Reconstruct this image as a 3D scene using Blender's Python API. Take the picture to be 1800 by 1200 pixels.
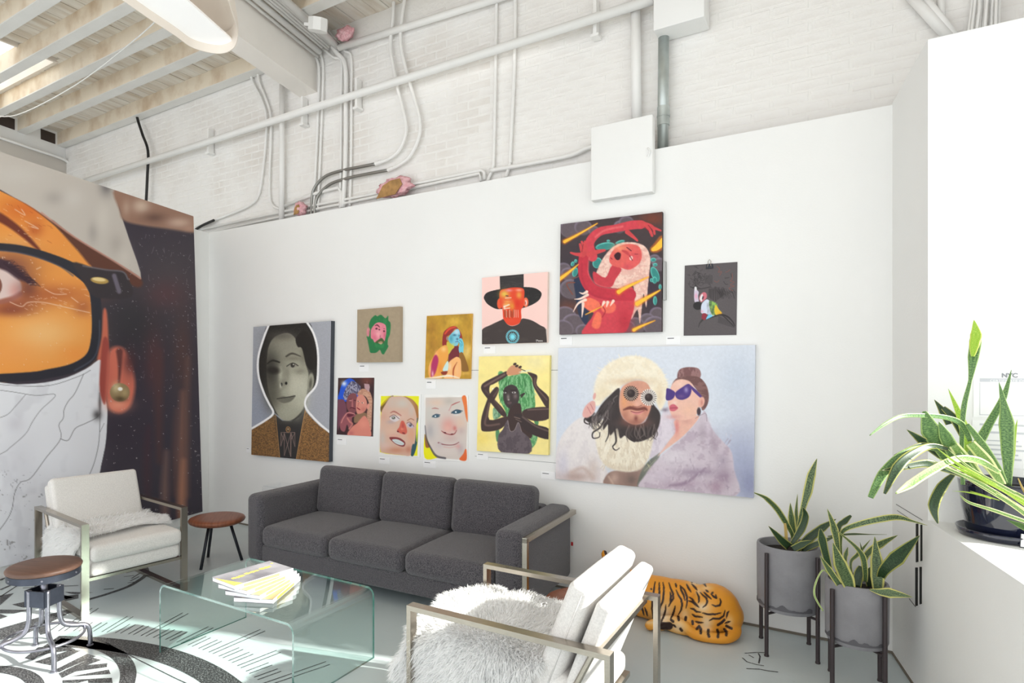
import bpy, bmesh, math, random
import numpy as np
from mathutils import Vector, Matrix

for o in list(bpy.data.objects):
    bpy.data.objects.remove(o, do_unlink=True)
random.seed(7)
RNG = np.random.default_rng(7)
SC = bpy.context.scene
COL = SC.collection

# ------------------------------------------------------------------ camera
F, CX, CY, EYE = 1085.0, 800.0, 652.0, 1.57
YAW = math.atan(F / (CX + 930.0))
cam_d = bpy.data.cameras.new('camera')
cam_d.sensor_fit = 'HORIZONTAL'
cam_d.sensor_width = 36.0
cam_d.lens = 36.0 * F / 1800.0
cam_d.shift_x = (900.0 - CX) / 1800.0
cam_d.shift_y = (CY - 600.0) / 1800.0
cam_d.clip_start = 0.05
cam = bpy.data.objects.new('camera', cam_d)
COL.objects.link(cam)
cam.location = (0, 0, EYE)
cam.rotation_euler = (math.pi / 2, 0, YAW)
SC.camera = cam

# ------------------------------------------------------------------ light
W = bpy.data.worlds.new('daylight')
SC.world = W
W.use_nodes = True
W.node_tree.nodes['Background'].inputs[0].default_value = (0.955, 0.975, 1.0, 1)
W.node_tree.nodes['Background'].inputs[1].default_value = 1.75
sun_d = bpy.data.lights.new('sun', 'SUN')
sun_d.energy = 11.0
sun_d.angle = math.radians(0.8)
sun_d.color = (1.0, 0.96, 0.9)
sun = bpy.data.objects.new('sun', sun_d)
COL.objects.link(sun)
sun.location = (6, 5, 6)
sun.rotation_euler = Vector((-1.0, -0.27, -0.52)).to_track_quat('-Z', 'Y').to_euler()

vs = SC.view_settings
vs.view_transform = 'Standard'
vs.look = 'None'
vs.exposure = 0.14
vs.gamma = 1.0
vs.use_curve_mapping = False
SC.cycles.use_denoising = True
SC.cycles.max_bounces = 10
SC.cycles.transparent_max_bounces = 16
SC.cycles.sample_clamp_indirect = 8.0

# ------------------------------------------------------------------ helpers
_s, _c = math.sin(YAW), math.cos(YAW)
FW = Vector((-_s, _c, 0)); RT = Vector((_c, _s, 0)); UP = Vector((0, 0, 1)); EY = Vector((0, 0, EYE))

def ray(px, py): return FW + RT * ((px - CX) / F) + UP * ((CY - py) / F)
def onz(px, py, z=0.0):
    d = ray(px, py); return EY + d * ((z - EYE) / d.z)
def ony(px, py, y):
    d = ray(px, py); return EY + d * (y / d.y)
def onpl(px, py, p, n):
    d = ray(px, py); return EY + d * ((Vector(p) - EY).dot(n) / d.dot(n))
D2 = (FW + RT * ((1240.0 - CX) / F)).normalized()      # direction of the side walls and the beam
N2 = Vector((D2.y, -D2.x, 0))

def lin(c):
    out = []
    for v in c[:3]:
        v = v / 255.0
        out.append(v / 12.92 if v <= 0.04045 else ((v + 0.055) / 1.055) ** 2.4)
    return out

MATS = {}
def mat(name, rgb, rough=0.6, metal=0.0, var=0.0, vscale=8.0, bump=0.0, bscale=60.0, spec=0.5, rgb2=None,
        stretch=None, sheen=0.0, alpha=None, coat=0.0, detail=4.0, vcontrast=None):
    if name in MATS: return MATS[name]
    m = bpy.data.materials.new(name); m.use_nodes = True
    nt = m.node_tree; b = nt.nodes['Principled BSDF']
    c = lin(rgb)
    b.inputs['Base Color'].default_value = (*c, 1)
    b.inputs['Roughness'].default_value = rough
    b.inputs['Metallic'].default_value = metal
    b.inputs['Specular IOR Level'].default_value = spec
    if sheen: b.inputs['Sheen Weight'].default_value = sheen
    if coat: b.inputs['Coat Weight'].default_value = coat
    tc = nt.nodes.new('ShaderNodeTexCoord')
    src = tc.outputs['Object']
    if stretch:
        mp = nt.nodes.new('ShaderNodeMapping'); mp.inputs['Scale'].default_value = stretch
        nt.links.new(src, mp.inputs[0]); src = mp.outputs[0]
    if var or rgb2:
        n = nt.nodes.new('ShaderNodeTexNoise'); n.inputs['Scale'].default_value = vscale; n.inputs['Detail'].default_value = detail
        nt.links.new(src, n.inputs[0])
        r = nt.nodes.new('ShaderNodeValToRGB')
        lo, hi = vcontrast or (0.35, 0.65)
        r.color_ramp.elements[0].position = lo; r.color_ramp.elements[1].position = hi
        c2 = lin(rgb2) if rgb2 else [v * (1 - var) for v in c]
        c1 = c if rgb2 else [min(1, v * (1 + var)) for v in c]
        r.color_ramp.elements[0].color = (*c1, 1); r.color_ramp.elements[1].color = (*c2, 1)
        nt.links.new(n.outputs[0], r.inputs[0]); nt.links.new(r.outputs[0], b.inputs['Base Color'])
    if bump:
        n2 = nt.nodes.new('ShaderNodeTexNoise'); n2.inputs['Scale'].default_value = bscale; n2.inputs['Detail'].default_value = 6
        nt.links.new(src, n2.inputs[0])
        bp = nt.nodes.new('ShaderNodeBump'); bp.inputs['Strength'].default_value = bump; bp.inputs['Distance'].default_value = 0.02
        nt.links.new(n2.outputs[0], bp.inputs['Height']); nt.links.new(bp.outputs[0], b.inputs['Normal'])
    MATS[name] = m
    return m

def glassmat(name, tint, refl=0.08, rough=0.0, edge=None):
    m = bpy.data.materials.new(name); m.use_nodes = True
    nt = m.node_tree; nt.nodes.clear()
    out = nt.nodes.new('ShaderNodeOutputMaterial')
    tr = nt.nodes.new('ShaderNodeBsdfTransparent'); tr.inputs[0].default_value = (*tint, 1)
    gl = nt.nodes.new('ShaderNodeBsdfGlossy'); gl.inputs['Roughness'].default_value = rough; gl.inputs[0].default_value = (1, 1, 1, 1)
    fr = nt.nodes.new('ShaderNodeFresnel'); fr.inputs[0].default_value = 1.5
    mx = nt.nodes.new('ShaderNodeMixShader')
    ge_ = nt.nodes.new('ShaderNodeNewGeometry'); iv = nt.nodes.new('ShaderNodeMath'); iv.operation = 'SUBTRACT'; iv.inputs[0].default_value = 1.0
    nt.links.new(ge_.outputs['Backfacing'], iv.inputs[1])
    ml = nt.nodes.new('ShaderNodeMath'); ml.operation = 'MULTIPLY'; nt.links.new(fr.outputs[0], ml.inputs[0]); nt.links.new(iv.outputs[0], ml.inputs[1])
    nt.links.new(ml.outputs[0], mx.inputs[0]); nt.links.new(tr.outputs[0], mx.inputs[1]); nt.links.new(gl.outputs[0], mx.inputs[2])
    nt.links.new(mx.outputs[0], out.inputs[0])
    MATS[name] = m
    return m

class MB:
    def __init__(s): s.v = []; s.f = []
    def add(s, vs, fs):
        o = len(s.v); s.v += [tuple(v) for v in vs]; s.f += [tuple(i + o for i in f) for f in fs]; return s
    def hexa(s, p):           # 8 points: bottom 0-3 ccw, top 4-7
        return s.add(p, [(3, 2, 1, 0), (4, 5, 6, 7), (0, 1, 5, 4), (1, 2, 6, 5), (2, 3, 7, 6), (3, 0, 4, 7)])
    def box(s, lo, hi, M=None):
        (x0, y0, z0), (x1, y1, z1) = lo, hi
        p = [Vector(q) for q in ((x0, y0, z0), (x1, y0, z0), (x1, y1, z0), (x0, y1, z0), (x0, y0, z1), (x1, y0, z1), (x1, y1, z1), (x0, y1, z1))]
        if M is not None: p = [M @ q for q in p]
        return s.hexa(p)
    def cbox(s, lo, hi, ch, M=None):   # box with chamfered edges along all axes (rounded slab)
        return s.soft(lo, hi, ch, 0.0, n=3, M=M)
    def soft(s, lo, hi, r, bulge=0.0, n=4, M=None, axis=2, core=4):
        c = [(a + b) / 2 for a, b in zip(lo, hi)]; h = [(b - a) / 2 for a, b in zip(lo, hi)]
        r = min(r, min(h) * 0.999)
        def ticks(hh):
            e = [hh - r + r * math.tan(math.pi / 4 * k / n) for k in range(n + 1)]
            inner = [(-1 + 2 * k / core) * (hh - r) for k in range(core + 1)]
            return sorted(set([round(-x, 6) for x in e] + [round(x, 6) for x in e] + [round(x, 6) for x in inner]))
        T = [ticks(q) for q in h]
        idx = {}; vs = []; fs = []
        def vert(p):
            k = tuple(round(x, 6) for x in p)
            if k in idx: return idx[k]
            core_p = [max(-(h[i] - r), min(h[i] - r, p[i])) for i in range(3)]
            d = [p[i] - core_p[i] for i in range(3)]
            L = math.sqrt(sum(x * x for x in d)) or 1
            q = [core_p[i] + d[i] / L * r for i in range(3)]
            if bulge:
                a, b2 = [i for i in range(3) if i != axis]
                w = max(0, 1 - (q[a] / h[a]) ** 2) * max(0, 1 - (q[b2] / h[b2]) ** 2)
                q[axis] += math.copysign(bulge, q[axis]) * w ** 0.6 * min(1, abs(q[axis]) / h[axis])
            P = Vector([q[i] + c[i] for i in range(3)])
            if M is not None: P = M @ P
            idx[k] = len(vs); vs.append(tuple(P)); return idx[k]
        for ax in range(3):
            a, b2 = (ax + 1) % 3, (ax + 2) % 3
            for sg in (-1, 1):
                for i in range(len(T[a]) - 1):
                    for j in range(len(T[b2]) - 1):
                        q = []
                        for (ii, jj) in ((i, j), (i + 1, j), (i + 1, j + 1), (i, j + 1)):
                            p = [0, 0, 0]; p[ax] = sg * h[ax]; p[a] = T[a][ii]; p[b2] = T[b2][jj]; q.append(vert(p))
                        fs.append(tuple(q) if sg > 0 else tuple(reversed(q)))
        return s.add(vs, fs)
    def tube(s, path, r, n=10, closed=False, cap=True, flat=None):
        P = [Vector(p) for p in path]; m = len(P); rs = r if isinstance(r, (list, tuple)) else [r] * m
        vs = []; fs = []; ref = None
        for i in range(m):
            if closed: t = (P[(i + 1) % m] - P[i - 1]).normalized()
            else: t = (P[min(i + 1, m - 1)] - P[max(i - 1, 0)]).normalized()
            if ref is None:
                ref = Vector((0, 0, 1)) if abs(t.z) < 0.9 else Vector((1, 0, 0))
            u = (ref - t * ref.dot(t)).normalized(); w = t.cross(u); ref = u
            for k in range(n):
                a = 2 * math.pi * k / n
                vs.append(P[i] + (u * math.cos(a) + w * math.sin(a)) * rs[i])
        for i in range(m if closed else m - 1):
            for k in range(n):
                a = i * n + k; b = i * n + (k + 1) % n; j = ((i + 1) % m) * n
                fs.append((a, b, j + (k + 1) % n, j + k))
        if not closed and cap:
            fs.append(tuple(reversed(range(n)))); fs.append(tuple((m - 1) * n + k for k in range(n)))
        return s.add(vs, fs)
    def lathe(s, prof, n=32, c=(0, 0, 0), M=None, capb=True, capt=True):
        vs = []; fs = []
        for (r, z) in prof:
            for k in range(n):
                a = 2 * math.pi * k / n
                p = Vector((c[0] + r * math.cos(a), c[1] + r * math.sin(a), c[2] + z))
                vs.append(M @ p if M is not None else p)
        for i in range(len(prof) - 1):
            for k in range(n):
                fs.append((i * n + k, i * n + (k + 1) % n, (i + 1) * n + (k + 1) % n, (i + 1) * n + k))
        if capb: fs.append(tuple(reversed(range(n))))
        if capt: fs.append(tuple((len(prof) - 1) * n + k for k in range(n)))
        return s.add(vs, fs)
    def prism(s, pts, off):          # polygon extruded along a vector
        off = Vector(off); P = [Vector(p) for p in pts]; n = len(P)
        vs = P + [p + off for p in P]
        return s.add(vs, [tuple(reversed(range(n))), tuple(range(n, 2 * n))] + [(i, (i + 1) % n, n + (i + 1) % n, n + i) for i in range(n)])
    def build(s, name, m, parent=None, smooth=False, fix=True):
        me = bpy.data.meshes.new(name); me.from_pydata(s.v, [], s.f)
        if fix:
            bm = bmesh.new(); bm.from_mesh(me); bmesh.ops.recalc_face_normals(bm, faces=bm.faces); bm.to_mesh(me); bm.free()
        return link(name, me, m, parent, smooth)

def link(name, me, m, parent=None, smooth=False):
    if isinstance(m, str): m = MATS[m]
    if m is not None and not me.materials: me.materials.append(m)
    if smooth:
        me.polygons.foreach_set('use_smooth', [True] * len(me.polygons))
        if smooth != True:
            try: me.set_sharp_from_angle(angle=smooth)
            except Exception: pass
    o = bpy.data.objects.new(name, me); COL.objects.link(o)
    if parent is not None:
        o.parent = parent
    return o

SM = math.radians(40)
def tag(o, label, cat, group=None):
    o['label'] = label; o['category'] = cat
    if group: o['group'] = group
    return o
def struct(o):
    o['kind'] = 'structure'; return o
def stuff(o):
    o['kind'] = 'stuff'; return o
def thing(name, label, cat, loc=(0, 0, 0), rz=0.0, group=None):
    o = bpy.data.objects.new(name, None); COL.objects.link(o); o.empty_display_size = 0.1
    o.location = loc; o.rotation_euler = (0, 0, rz)
    return tag(o, label, cat, group)
def spline(pts, n=6, closed=False):
    P = [Vector(p) for p in pts]; m = len(P); out = []
    for i in range(m if closed else m - 1):
        if closed: a, b, c, d = P[i - 1], P[i], P[(i + 1) % m], P[(i + 2) % m]
        else: a, b, c, d = P[max(i - 1, 0)], P[i], P[i + 1], P[min(i + 2, m - 1)]
        for k in range(n):
            t = k / n
            out.append(0.5 * ((2 * b) + (c - a) * t + (2 * a - 5 * b + 4 * c - d) * t * t + (3 * b - a - 3 * c + d) * t ** 3))
    if not closed: out.append(P[-1])
    return out

# ------------------------------------------------------------------ materials
mat('wall_white', (240, 240, 238), 0.75, bump=0.05, bscale=90, var=0.012, vscale=1.5)
mat('brick_paint', (241, 239, 236), 0.6, bump=0.35, bscale=22, rgb2=(224, 218, 211), vscale=2.2, vcontrast=(0.45, 0.8))
mat('mortar', (240, 238, 234), 0.8, bump=0.4, bscale=30)
mat('pipe_white', (240, 239, 236), 0.45, bump=0.05, bscale=30)
mat('beam_cream', (246, 241, 234), 0.6, var=0.03, vscale=2.0)
mat('steel_pipe', (186, 194, 192), 0.42, 0.75, var=0.15, vscale=6)
mat('emt', (150, 150, 146), 0.35, 0.85)
mat('black_rubber', (28, 27, 27), 0.5)
mat('dark_gap', (22, 20, 19), 0.9)
mat('wood_cream', (240, 228, 208), 0.7, bump=0.25, bscale=14, rgb2=(184, 148, 104), vscale=2.6, stretch=(1.6, 1.2, 1.3), vcontrast=(0.46, 0.92), detail=9)
mat('wood_white', (228, 226, 221), 0.65, bump=0.1, bscale=30, var=0.03, vscale=3)
mat('plank_paint', (238, 232, 222), 0.7, bump=0.25, bscale=20, rgb2=(204, 186, 162), vscale=2.4, stretch=(4, 0.7, 1), vcontrast=(0.4, 0.8))
mat('sill_white', (242, 242, 242), 0.5)
mat('window_frame', (235, 235, 232), 0.5)
mat('insul_pink', (246, 200, 204), 0.95, rgb2=(236, 172, 180), vscale=30, bump=0.9, bscale=50)
mat('kraft', (170, 130, 80), 0.8, var=0.2, vscale=20)
glassmat('pane_glass', (0.97, 0.985, 0.98))
# ================================================================== the room
YW, ZP = 4.2, 3.05            # white partition wall: plane and height
YB = 4.42                     # painted brick behind it
XL = -5.77                    # left end of the partition
RC = Vector((0.237, 4.2, 0))  # right corner on the floor
ZC = 4.86                     # underside of the ceiling boards
ZJ = 4.68                     # underside of the joists
SILL = 0.873
def rwx(y): return RC.x + (RC.y - y) * (-D2.x / D2.y)     # x of the right wall at a depth

# floor -------------------------------------------------------------
def floor_material():
    m = bpy.data.materials.new('floor_paint'); m.use_nodes = True
    nt = m.node_tree; b = nt.nodes['Principled BSDF']
    tc = nt.nodes.new('ShaderNodeTexCoord')
    n1 = nt.nodes.new('ShaderNodeTexNoise'); n1.inputs['Scale'].default_value = 1.3; n1.inputs['Detail'].default_value = 5
    n2 = nt.nodes.new('ShaderNodeTexNoise'); n2.inputs['Scale'].default_value = 24; n2.inputs['Detail'].default_value = 8
    mp = nt.nodes.new('ShaderNodeMapping'); mp.inputs['Scale'].default_value = (1.0, 2.2, 1); mp.inputs['Rotation'].default_value = (0, 0, 0.5)
    nt.links.new(tc.outputs['Object'], n1.inputs[0]); nt.links.new(tc.outputs['Object'], mp.inputs[0]); nt.links.new(mp.outputs[0], n2.inputs[0])
    r1 = nt.nodes.new('ShaderNodeValToRGB'); r1.color_ramp.elements[0].position = 0.3; r1.color_ramp.elements[1].position = 0.7
    r1.color_ramp.elements[0].color = (*lin((192, 203, 205)), 1); r1.color_ramp.elements[1].color = (*lin((206, 214, 215)), 1)
    r2 = nt.nodes.new('ShaderNodeValToRGB'); r2.color_ramp.elements[0].position = 0.70; r2.color_ramp.elements[1].position = 0.76
    r2.color_ramp.elements[0].color = (0, 0, 0, 1); r2.color_ramp.elements[1].color = (0.55, 0.55, 0.55, 1)
    mx = nt.nodes.new('ShaderNodeMixRGB'); mx.inputs[2].default_value = (*lin((156, 160, 160)), 1)
    nt.links.new(n1.outputs[0], r1.inputs[0]); nt.links.new(n2.outputs[0], r2.inputs[0])
    nt.links.new(r2.outputs[0], mx.inputs[0]); nt.links.new(r1.outputs[0], mx.inputs[1]); nt.links.new(mx.outputs[0], b.inputs['Base Color'])
    b.inputs['Roughness'].default_value = 0.33
    bp = nt.nodes.new('ShaderNodeBump'); bp.inputs['Strength'].default_value = 0.06; bp.inputs['Distance'].default_value = 0.01
    nt.links.new(n2.outputs[0], bp.inputs['Height']); nt.links.new(bp.outputs[0], b.inputs['Normal'])
    MATS['floor_paint'] = m
floor_material()
floor = struct(MB().box((-9.6, -1.6, -0.12), (1.9, YB + 0.1, 0)).build('floor', 'floor_paint'))

# partition ----------------------------------------------------------
part_w = struct(MB().prism([(XL, YW, 0), (RC.x + 0.6, YW, 0), (RC.x + 0.6, YW, ZP), (XL, YW, ZP)], (0, 0.1, 0)).build('wall_back', 'wall_white'))
seams = MB()
seams.box((-1.85, YW - 0.0015, 1.575), (-1.40, YW - 0.0005, 1.579))
seams.box((-2.75, YW - 0.0015, 1.575), (-2.40, YW - 0.0005, 1.579))
seams.box((-2.45, YW - 0.0015, 0.9), (-1.40, YW - 0.0005, 0.903))
seams.build('panel_joint', mat('seam_grey', (150, 150, 150), 0.8), part_w)
# short return wall at the left end, behind the mural
a = Vector((XL, YW + 0.1, 0)); b_ = a - D2 * 2.6
struct(MB().prism([a, b_, b_ + UP * ZP, a + UP * ZP], -N2 * 0.1).build('wall_left', 'wall_white'))
# baseboard shadow gap / floor trim
struct(MB().box((XL, YW - 0.006, 0.0), (RC.x, YW, 0.014)).build('baseboard_back', mat('base_dark', (120, 112, 100), 0.8)))
q0, q1 = RC - D2 * 0.0, RC - D2 * 5.8
struct(MB().prism([q0, q1, q1 - N2 * 0.006, q0 - N2 * 0.006], (0, 0, 0.012)).build('baseboard_right', 'base_dark'))

# right wall: low wall with deep sill, pier with jamb, window -----------
YJ = 3.62
def rp(y, z, d=0.0):          # point on the right wall, d = depth behind its face
    return Vector((rwx(y), y, z)) + N2 * d
T = 1.05
lo = MB(); lo.hexa([rp(-1.6, 0), rp(-1.6, 0, T), rp(YJ, 0, T), rp(YJ, 0), rp(-1.6, SILL), rp(-1.6, SILL, T), rp(YJ, SILL, T), rp(YJ, SILL)])
wr = struct(lo.build('wall_right', 'wall_white'))
pier = MB()
pa = [rp(YJ, 0), Vector((rwx(YJ) + T, YJ, 0)), Vector((rwx(YJ) + T, YB, 0)), rp(YW + 0.1, 0)]
pier.hexa(pa + [rp(YJ, 3.12), Vector((rwx(YJ) + T, YJ, 3.12)), Vector((rwx(YJ) + T, YB, 3.06)), rp(YW + 0.1, 3.05)])
pr = struct(pier.build('wall_pier', 'wall_white'))
# narrow open slots at the end of the low wall
for (xa, xb, ya, yb) in ((1610.5, 1614.5, 920, 988), (1618.5, 1621.5, 922, 986), (1609.5, 1613.5, 997, 1065), (1617, 1620.5, 996, 1062)):
    pts = [onpl(x, y, rp(0, 0), N2) - N2 * 0.002 for x, y in ((xa, yb), (xb, yb - 1), (xb, ya), (xa, ya))]
    MB().prism(pts, N2 * 0.0018).build('slot', 'dark_gap', wr)
for (p, q) in (((1576, 886), (1622, 914)), ((1578, 897), (1606, 916)), ((1599, 1052), (1610, 1066))):
    A, B = onpl(*p, rp(0, 0), N2) - N2 * 0.002, onpl(*q, rp(0, 0), N2) - N2 * 0.002
    MB().tube([A, B], 0.0012, 5).build('panel_joint', 'dark_gap', wr)
w0, w1 = 0.10, 0.0
win = MB(); dW = 0.80
def wp(y, z, d=0): return rp(y, z, dW + d)
YN = -1.5; ZT = 3.06
def bar(mb, y0, y1, z0, z1, t=0.05):
    mb.hexa([wp(y0, z0), wp(y0, z0, t), wp(y1, z0, t), wp(y1, z0), wp(y0, z1), wp(y0, z1, t), wp(y1, z1, t), wp(y1, z1)])
wf = MB(); bar(wf, YN, YJ, SILL, SILL + 0.06); bar(wf, YN, YJ, ZT, ZT + 0.06)
wo = struct(wf.build('window_1', 'window_frame'))
ym = [YJ - 0.05, 2.2, 0.75, -0.7, YN]
for y in ym:
    mb = MB(); bar(mb, y, y + 0.05, SILL, ZT + 0.06); mb.build('mullion', 'window_frame', wo)
for z in (1.55, 2.3):
    mb = MB(); bar(mb, YN, YJ, z, z + 0.035, 0.03); mb.build('glazing_bar', 'window_frame', wo)
for i in range(len(ym) - 1):
    mb = MB(); ya, yb = ym[i + 1] + 0.05, ym[i]
    mb.hexa([wp(ya, SILL + .06, .018), wp(ya, SILL + .06, .022), wp(yb, SILL + .06, .022), wp(yb, SILL + .06, .018), wp(ya, ZT, .018), wp(ya, ZT, .022), wp(yb, ZT, .022), wp(yb, ZT, .018)])
    mb.build('pane', 'pane_glass', wo)
# wall over the window up to the ceiling
mb = MB(); mb.hexa([rp(-1.6, ZT + .06, dW), rp(-1.6, ZT + .06, T), rp(YJ, ZT + .06, T), rp(YJ, ZT + .06, dW), rp(-1.6, ZC, dW), rp(-1.6, ZC, T), rp(YJ, ZC, T), rp(YJ, ZC, dW)])
mb.hexa([rp(YJ, 3.0, dW), rp(YJ, 3.0, T), rp(YB + .2, 3.0, T), rp(YB + .2, 3.0, dW), rp(YJ, ZC, dW), rp(YJ, ZC, T), rp(YB + .2, ZC, T), rp(YB + .2, ZC, dW)])
struct(mb.build('wall_right_upper', 'wall_white'))

# brick wall -----------------------------------------------------------
brick_wall = struct(MB().box((-9.4, YB, 0), (1.9, YB + 0.2, ZC + 0.08)).build('wall_brick', 'mortar'))
BW, BH, G = 0.215, 0.072, 0.006
def brick_mesh(k):
    r = random.Random(k); d = 0.0024
    j = lambda s: r.uniform(-s, s)
    x, z, e = BW / 2 - G / 2, BH / 2 - G / 2, 0.009
    fr = [(-x + e + j(.003), -d + j(.0012), -z + e + j(.002)), (x - e + j(.003), -d + j(.0012), -z + e + j(.002)), (x - e + j(.003), -d + j(.002), z - e + j(.002)), (-x + e + j(.003), -d + j(.002), z - e + j(.002))]
    bk = [(-x, 0.002, -z), (x, 0.002, -z), (x, 0.002, z), (-x, 0.002, z)]
    me = bpy.data.meshes.new('brick')
    me.from_pydata(fr + bk, [], [(0, 1, 2, 3), (0, 4, 5, 1), (1, 5, 6, 2), (2, 6, 7, 3), (3, 7, 4, 0)])
    me.materials.append(MATS['brick_paint']); return me
BM = [brick_mesh(k) for k in range(8)]
cand = []
row = 0; z = 2.92
while z < ZJ:
    x = -9.2 + (row % 2) * BW / 2
    while x < 1.6:
        p = Vector((x, YB, z)); q = p - EY; dd = q.dot(FW)
        if dd > 0.2:
            px = CX + F * q.dot(RT) / dd; py = CY - F * q.z / dd
            if -40 < px < 1840 and -40 < py < 420:
                cand.append((dd, x, z))
        x += BW
    z += BH; row += 1
cand.sort()
rest = MB()
for i, (dd, x, z) in enumerate(cand):
    me = BM[random.randrange(8)]
    if i < 300:
        o = bpy.data.objects.new('brick', me); COL.objects.link(o); o.parent = brick_wall; o.location = (x, YB, z)
    else:
        rest.add([(v.co.x + x, v.co.y + YB, v.co.z + z) for v in me.vertices], [tuple(p.vertices) for p in me.polygons])
stuff(rest.build('brickwork', 'brick_paint', brick_wall, fix=False))

# ceiling ---------------------------------------------------------------
ceil = struct(MB().box((-9.6, -4.5, ZC + 0.03), (-7.02, YB + 0.1, ZC + 0.08)).build('ceiling', 'plank_paint'))
# roof deck has a skylight opening between x -8.4..-7.05, y 1.6..3.3
bpy.data.objects.remove(ceil, do_unlink=True)
deck = MB()
SX0, SX1, SY0, SY1 = -8.40, -7.08, 1.7, 3.30
for lo_, hi_ in (((-9.6, -3.4), (SX0, YB + .1)), ((SX1, -3.4), (2.2, YB + .1)), ((SX0, -3.4), (SX1, SY0)), ((SX0, SY1), (SX1, YB + .1))):
    deck.box((lo_[0], lo_[1], ZC + 0.03), (hi_[0], hi_[1], ZC + 0.08))
ceil = struct(deck.build('ceiling', 'plank_paint'))
pw = 0.135; x = -9.55; i = 0
while x < 0.6:
    segs = [(-0.5, YB)]
    if x + pw > SX0 and x < SX1: segs = [(-0.5, SY0), (SY1, YB)]
    for (ya, yb) in segs:
        dz = random.uniform(-0.004, 0.004)
        MB().box((x + 0.004, ya, ZC + dz), (x + pw - 0.003, yb, ZC + 0.03)).build('ceiling_board', 'plank_paint', ceil)
    x += pw
def bar_frame(mb, x0, y0, x1, y1, z0, z1, t):
    mb.box((x0 - t, y0 - t, z0), (x0, y1 + t, z1)); mb.box((x1, y0 - t, z0), (x1 + t, y1 + t, z1))
    mb.box((x0, y0 - t, z0), (x1, y0, z1)); mb.box((x0, y1, z0), (x1, y1 + t, z1)); return mb
sky = struct(bar_frame(MB(), SX0 + .012, SY0 + .012, SX1 - .012, SY1 - .012, ZC - 0.012, ZC + 0.14, 0.03).build('window_2', mat('skylight_curb', (232, 224, 214), 0.6)))
MB().box((SX0, SY0, ZC + 0.12), (SX1, SY1, ZC + 0.126)).build('pane', 'pane_glass', sky)
for xx in (SX0 + 0.44, SX0 + 0.88):
    MB().box((xx, SY0, ZC + 0.10), (xx + 0.03, SY1, ZC + 0.14)).build('glazing_bar', 'window_frame', sky)
# joists: cream timber with a pale painted lower edge
def joist(y0, y1, x0, x1):
    j = MB().box((x0, y0, ZJ + 0.012), (x1, y1, ZC + 0.01)).build('joist', 'wood_cream', ceil)
    MB().box((x0, y0 - 0.001, ZJ), (x1, y1 + 0.001, ZJ + 0.012)).build('painted_edge', 'wood_white', j)
JY = [4.30, 3.775, 3.345, 2.94, 2.53, 2.12, 1.7, 1.28, .86]
for k, y in enumerate(JY):
    joist(y, y + 0.105, -9.3, -4.62)
for k, y in enumerate([3.80, 3.36, 2.94, 2.53, 2.12]):
    joist(y, y + 0.105, -4.2, 1.2)
# flat dark brown patches on the end wall, between the joists
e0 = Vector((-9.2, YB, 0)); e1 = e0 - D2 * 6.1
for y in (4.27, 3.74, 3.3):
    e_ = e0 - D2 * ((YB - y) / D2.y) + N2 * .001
    MB().prism([e_ + UP * (ZJ + .01), e_ - D2 * .2 + UP * (ZJ + .01), e_ - D2 * .2 + UP * (ZC - .03), e_ + UP * (ZC - .03)], N2 * .004).build('dark_patch', mat('patch_brown', (70, 60, 54), .9), ceil)
# steel-cased beam running to the brick wall
b0 = Vector((-4.60, YB, 0)); dirb = -D2
bl = 5.5
P0, P1 = Vector((-4.60, YB, 4.31)), Vector((-4.375, YB, 4.31))
mb = MB(); mb.hexa([P0, P0 + dirb * bl, P1 + dirb * bl, P1, P0 + UP * .5, P0 + dirb * bl + UP * .5, P1 + dirb * bl + UP * .5, P1 + UP * .5])
beam = struct(mb.build('beam', 'beam_cream'))
# far left end wall and its header
e0 = Vector((-9.2, YB, 0)); e1 = e0 - D2 * 6.1
struct(MB().prism([e0, e1, e1 + UP * (ZC + .05), e0 + UP * (ZC + .05)], -N2 * 0.1).build('wall_left_end', 'wall_white'))
struct(MB().prism([e0 + UP * 4.27 + N2 * .02, e1 + UP * 4.27 + N2 * .02, e1 + UP * 4.5 + N2 * .02, e0 + UP * 4.5 + N2 * .02], -N2 * 0.12).build('trim_1', mat('header_grey', (206, 200, 192), 0.6)))

# ================================================================== pipes and boxes
def wallpipe(name, pts, r, m, label, y=None, group=None, n=6, smooth=True, cat='pipe'):
    yy = YB - 0.014 - r if y is None else y
    P = [ony(px, py, yy) if len(q) == 2 else ony(px, py, q[2]) for q in pts for px, py in (q[:2],)]
    path = spline(P, n) if len(P) > 2 and smooth else P
    o = MB().tube(path, r, 12).build(name, m, None, True)
    return tag(o, label, cat, group)

YP = YB - 0.13
mp_ = thing('sprinkler_pipe', 'long thick white pipe running level across the whole brick wall', 'pipe', ony(645, 160, YP))
def child(o, parent):
    bpy.context.view_layer.update()
    o.parent = parent; o.matrix_parent_inverse = parent.matrix_world.inverted(); return o
child(MB().tube([ony(110, 330.7, YP), ony(1149, -1.2, YP)], 0.034, 14).build('pipe_run', 'pipe_white', None, True), mp_)
for px in (368, 533, 628, 1047):
    c = ony(px, 353 - (px - 40) * 0.3192, YB - 0.06)
    mb = MB().box((c.x - .012, c.y - .02, c.z - .14), (c.x + .012, c.y + .05, c.z + .14)).box((c.x - .03, c.y - .03, c.z - .145), (c.x + .03, c.y + .05, c.z - .125))
    child(mb.build('bracket', 'pipe_white'), mp_)
wallpipe('white_pipe', [(496, 148), (495, 390)], 0.028, 'pipe_white', 'thick white vertical pipe under the beam end, left of the thin conduits', YB - 0.06)
wallpipe('white_pipe', [(1117, -20), (1119, 215)], 0.036, 'pipe_white', 'thick white vertical pipe dropping behind the square white cover box', YB - 0.06)
gp = thing('steel_riser', 'grey galvanised steel pipe standing between the two white boxes', 'pipe', ony(1166, 255, YB - .07))
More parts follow.
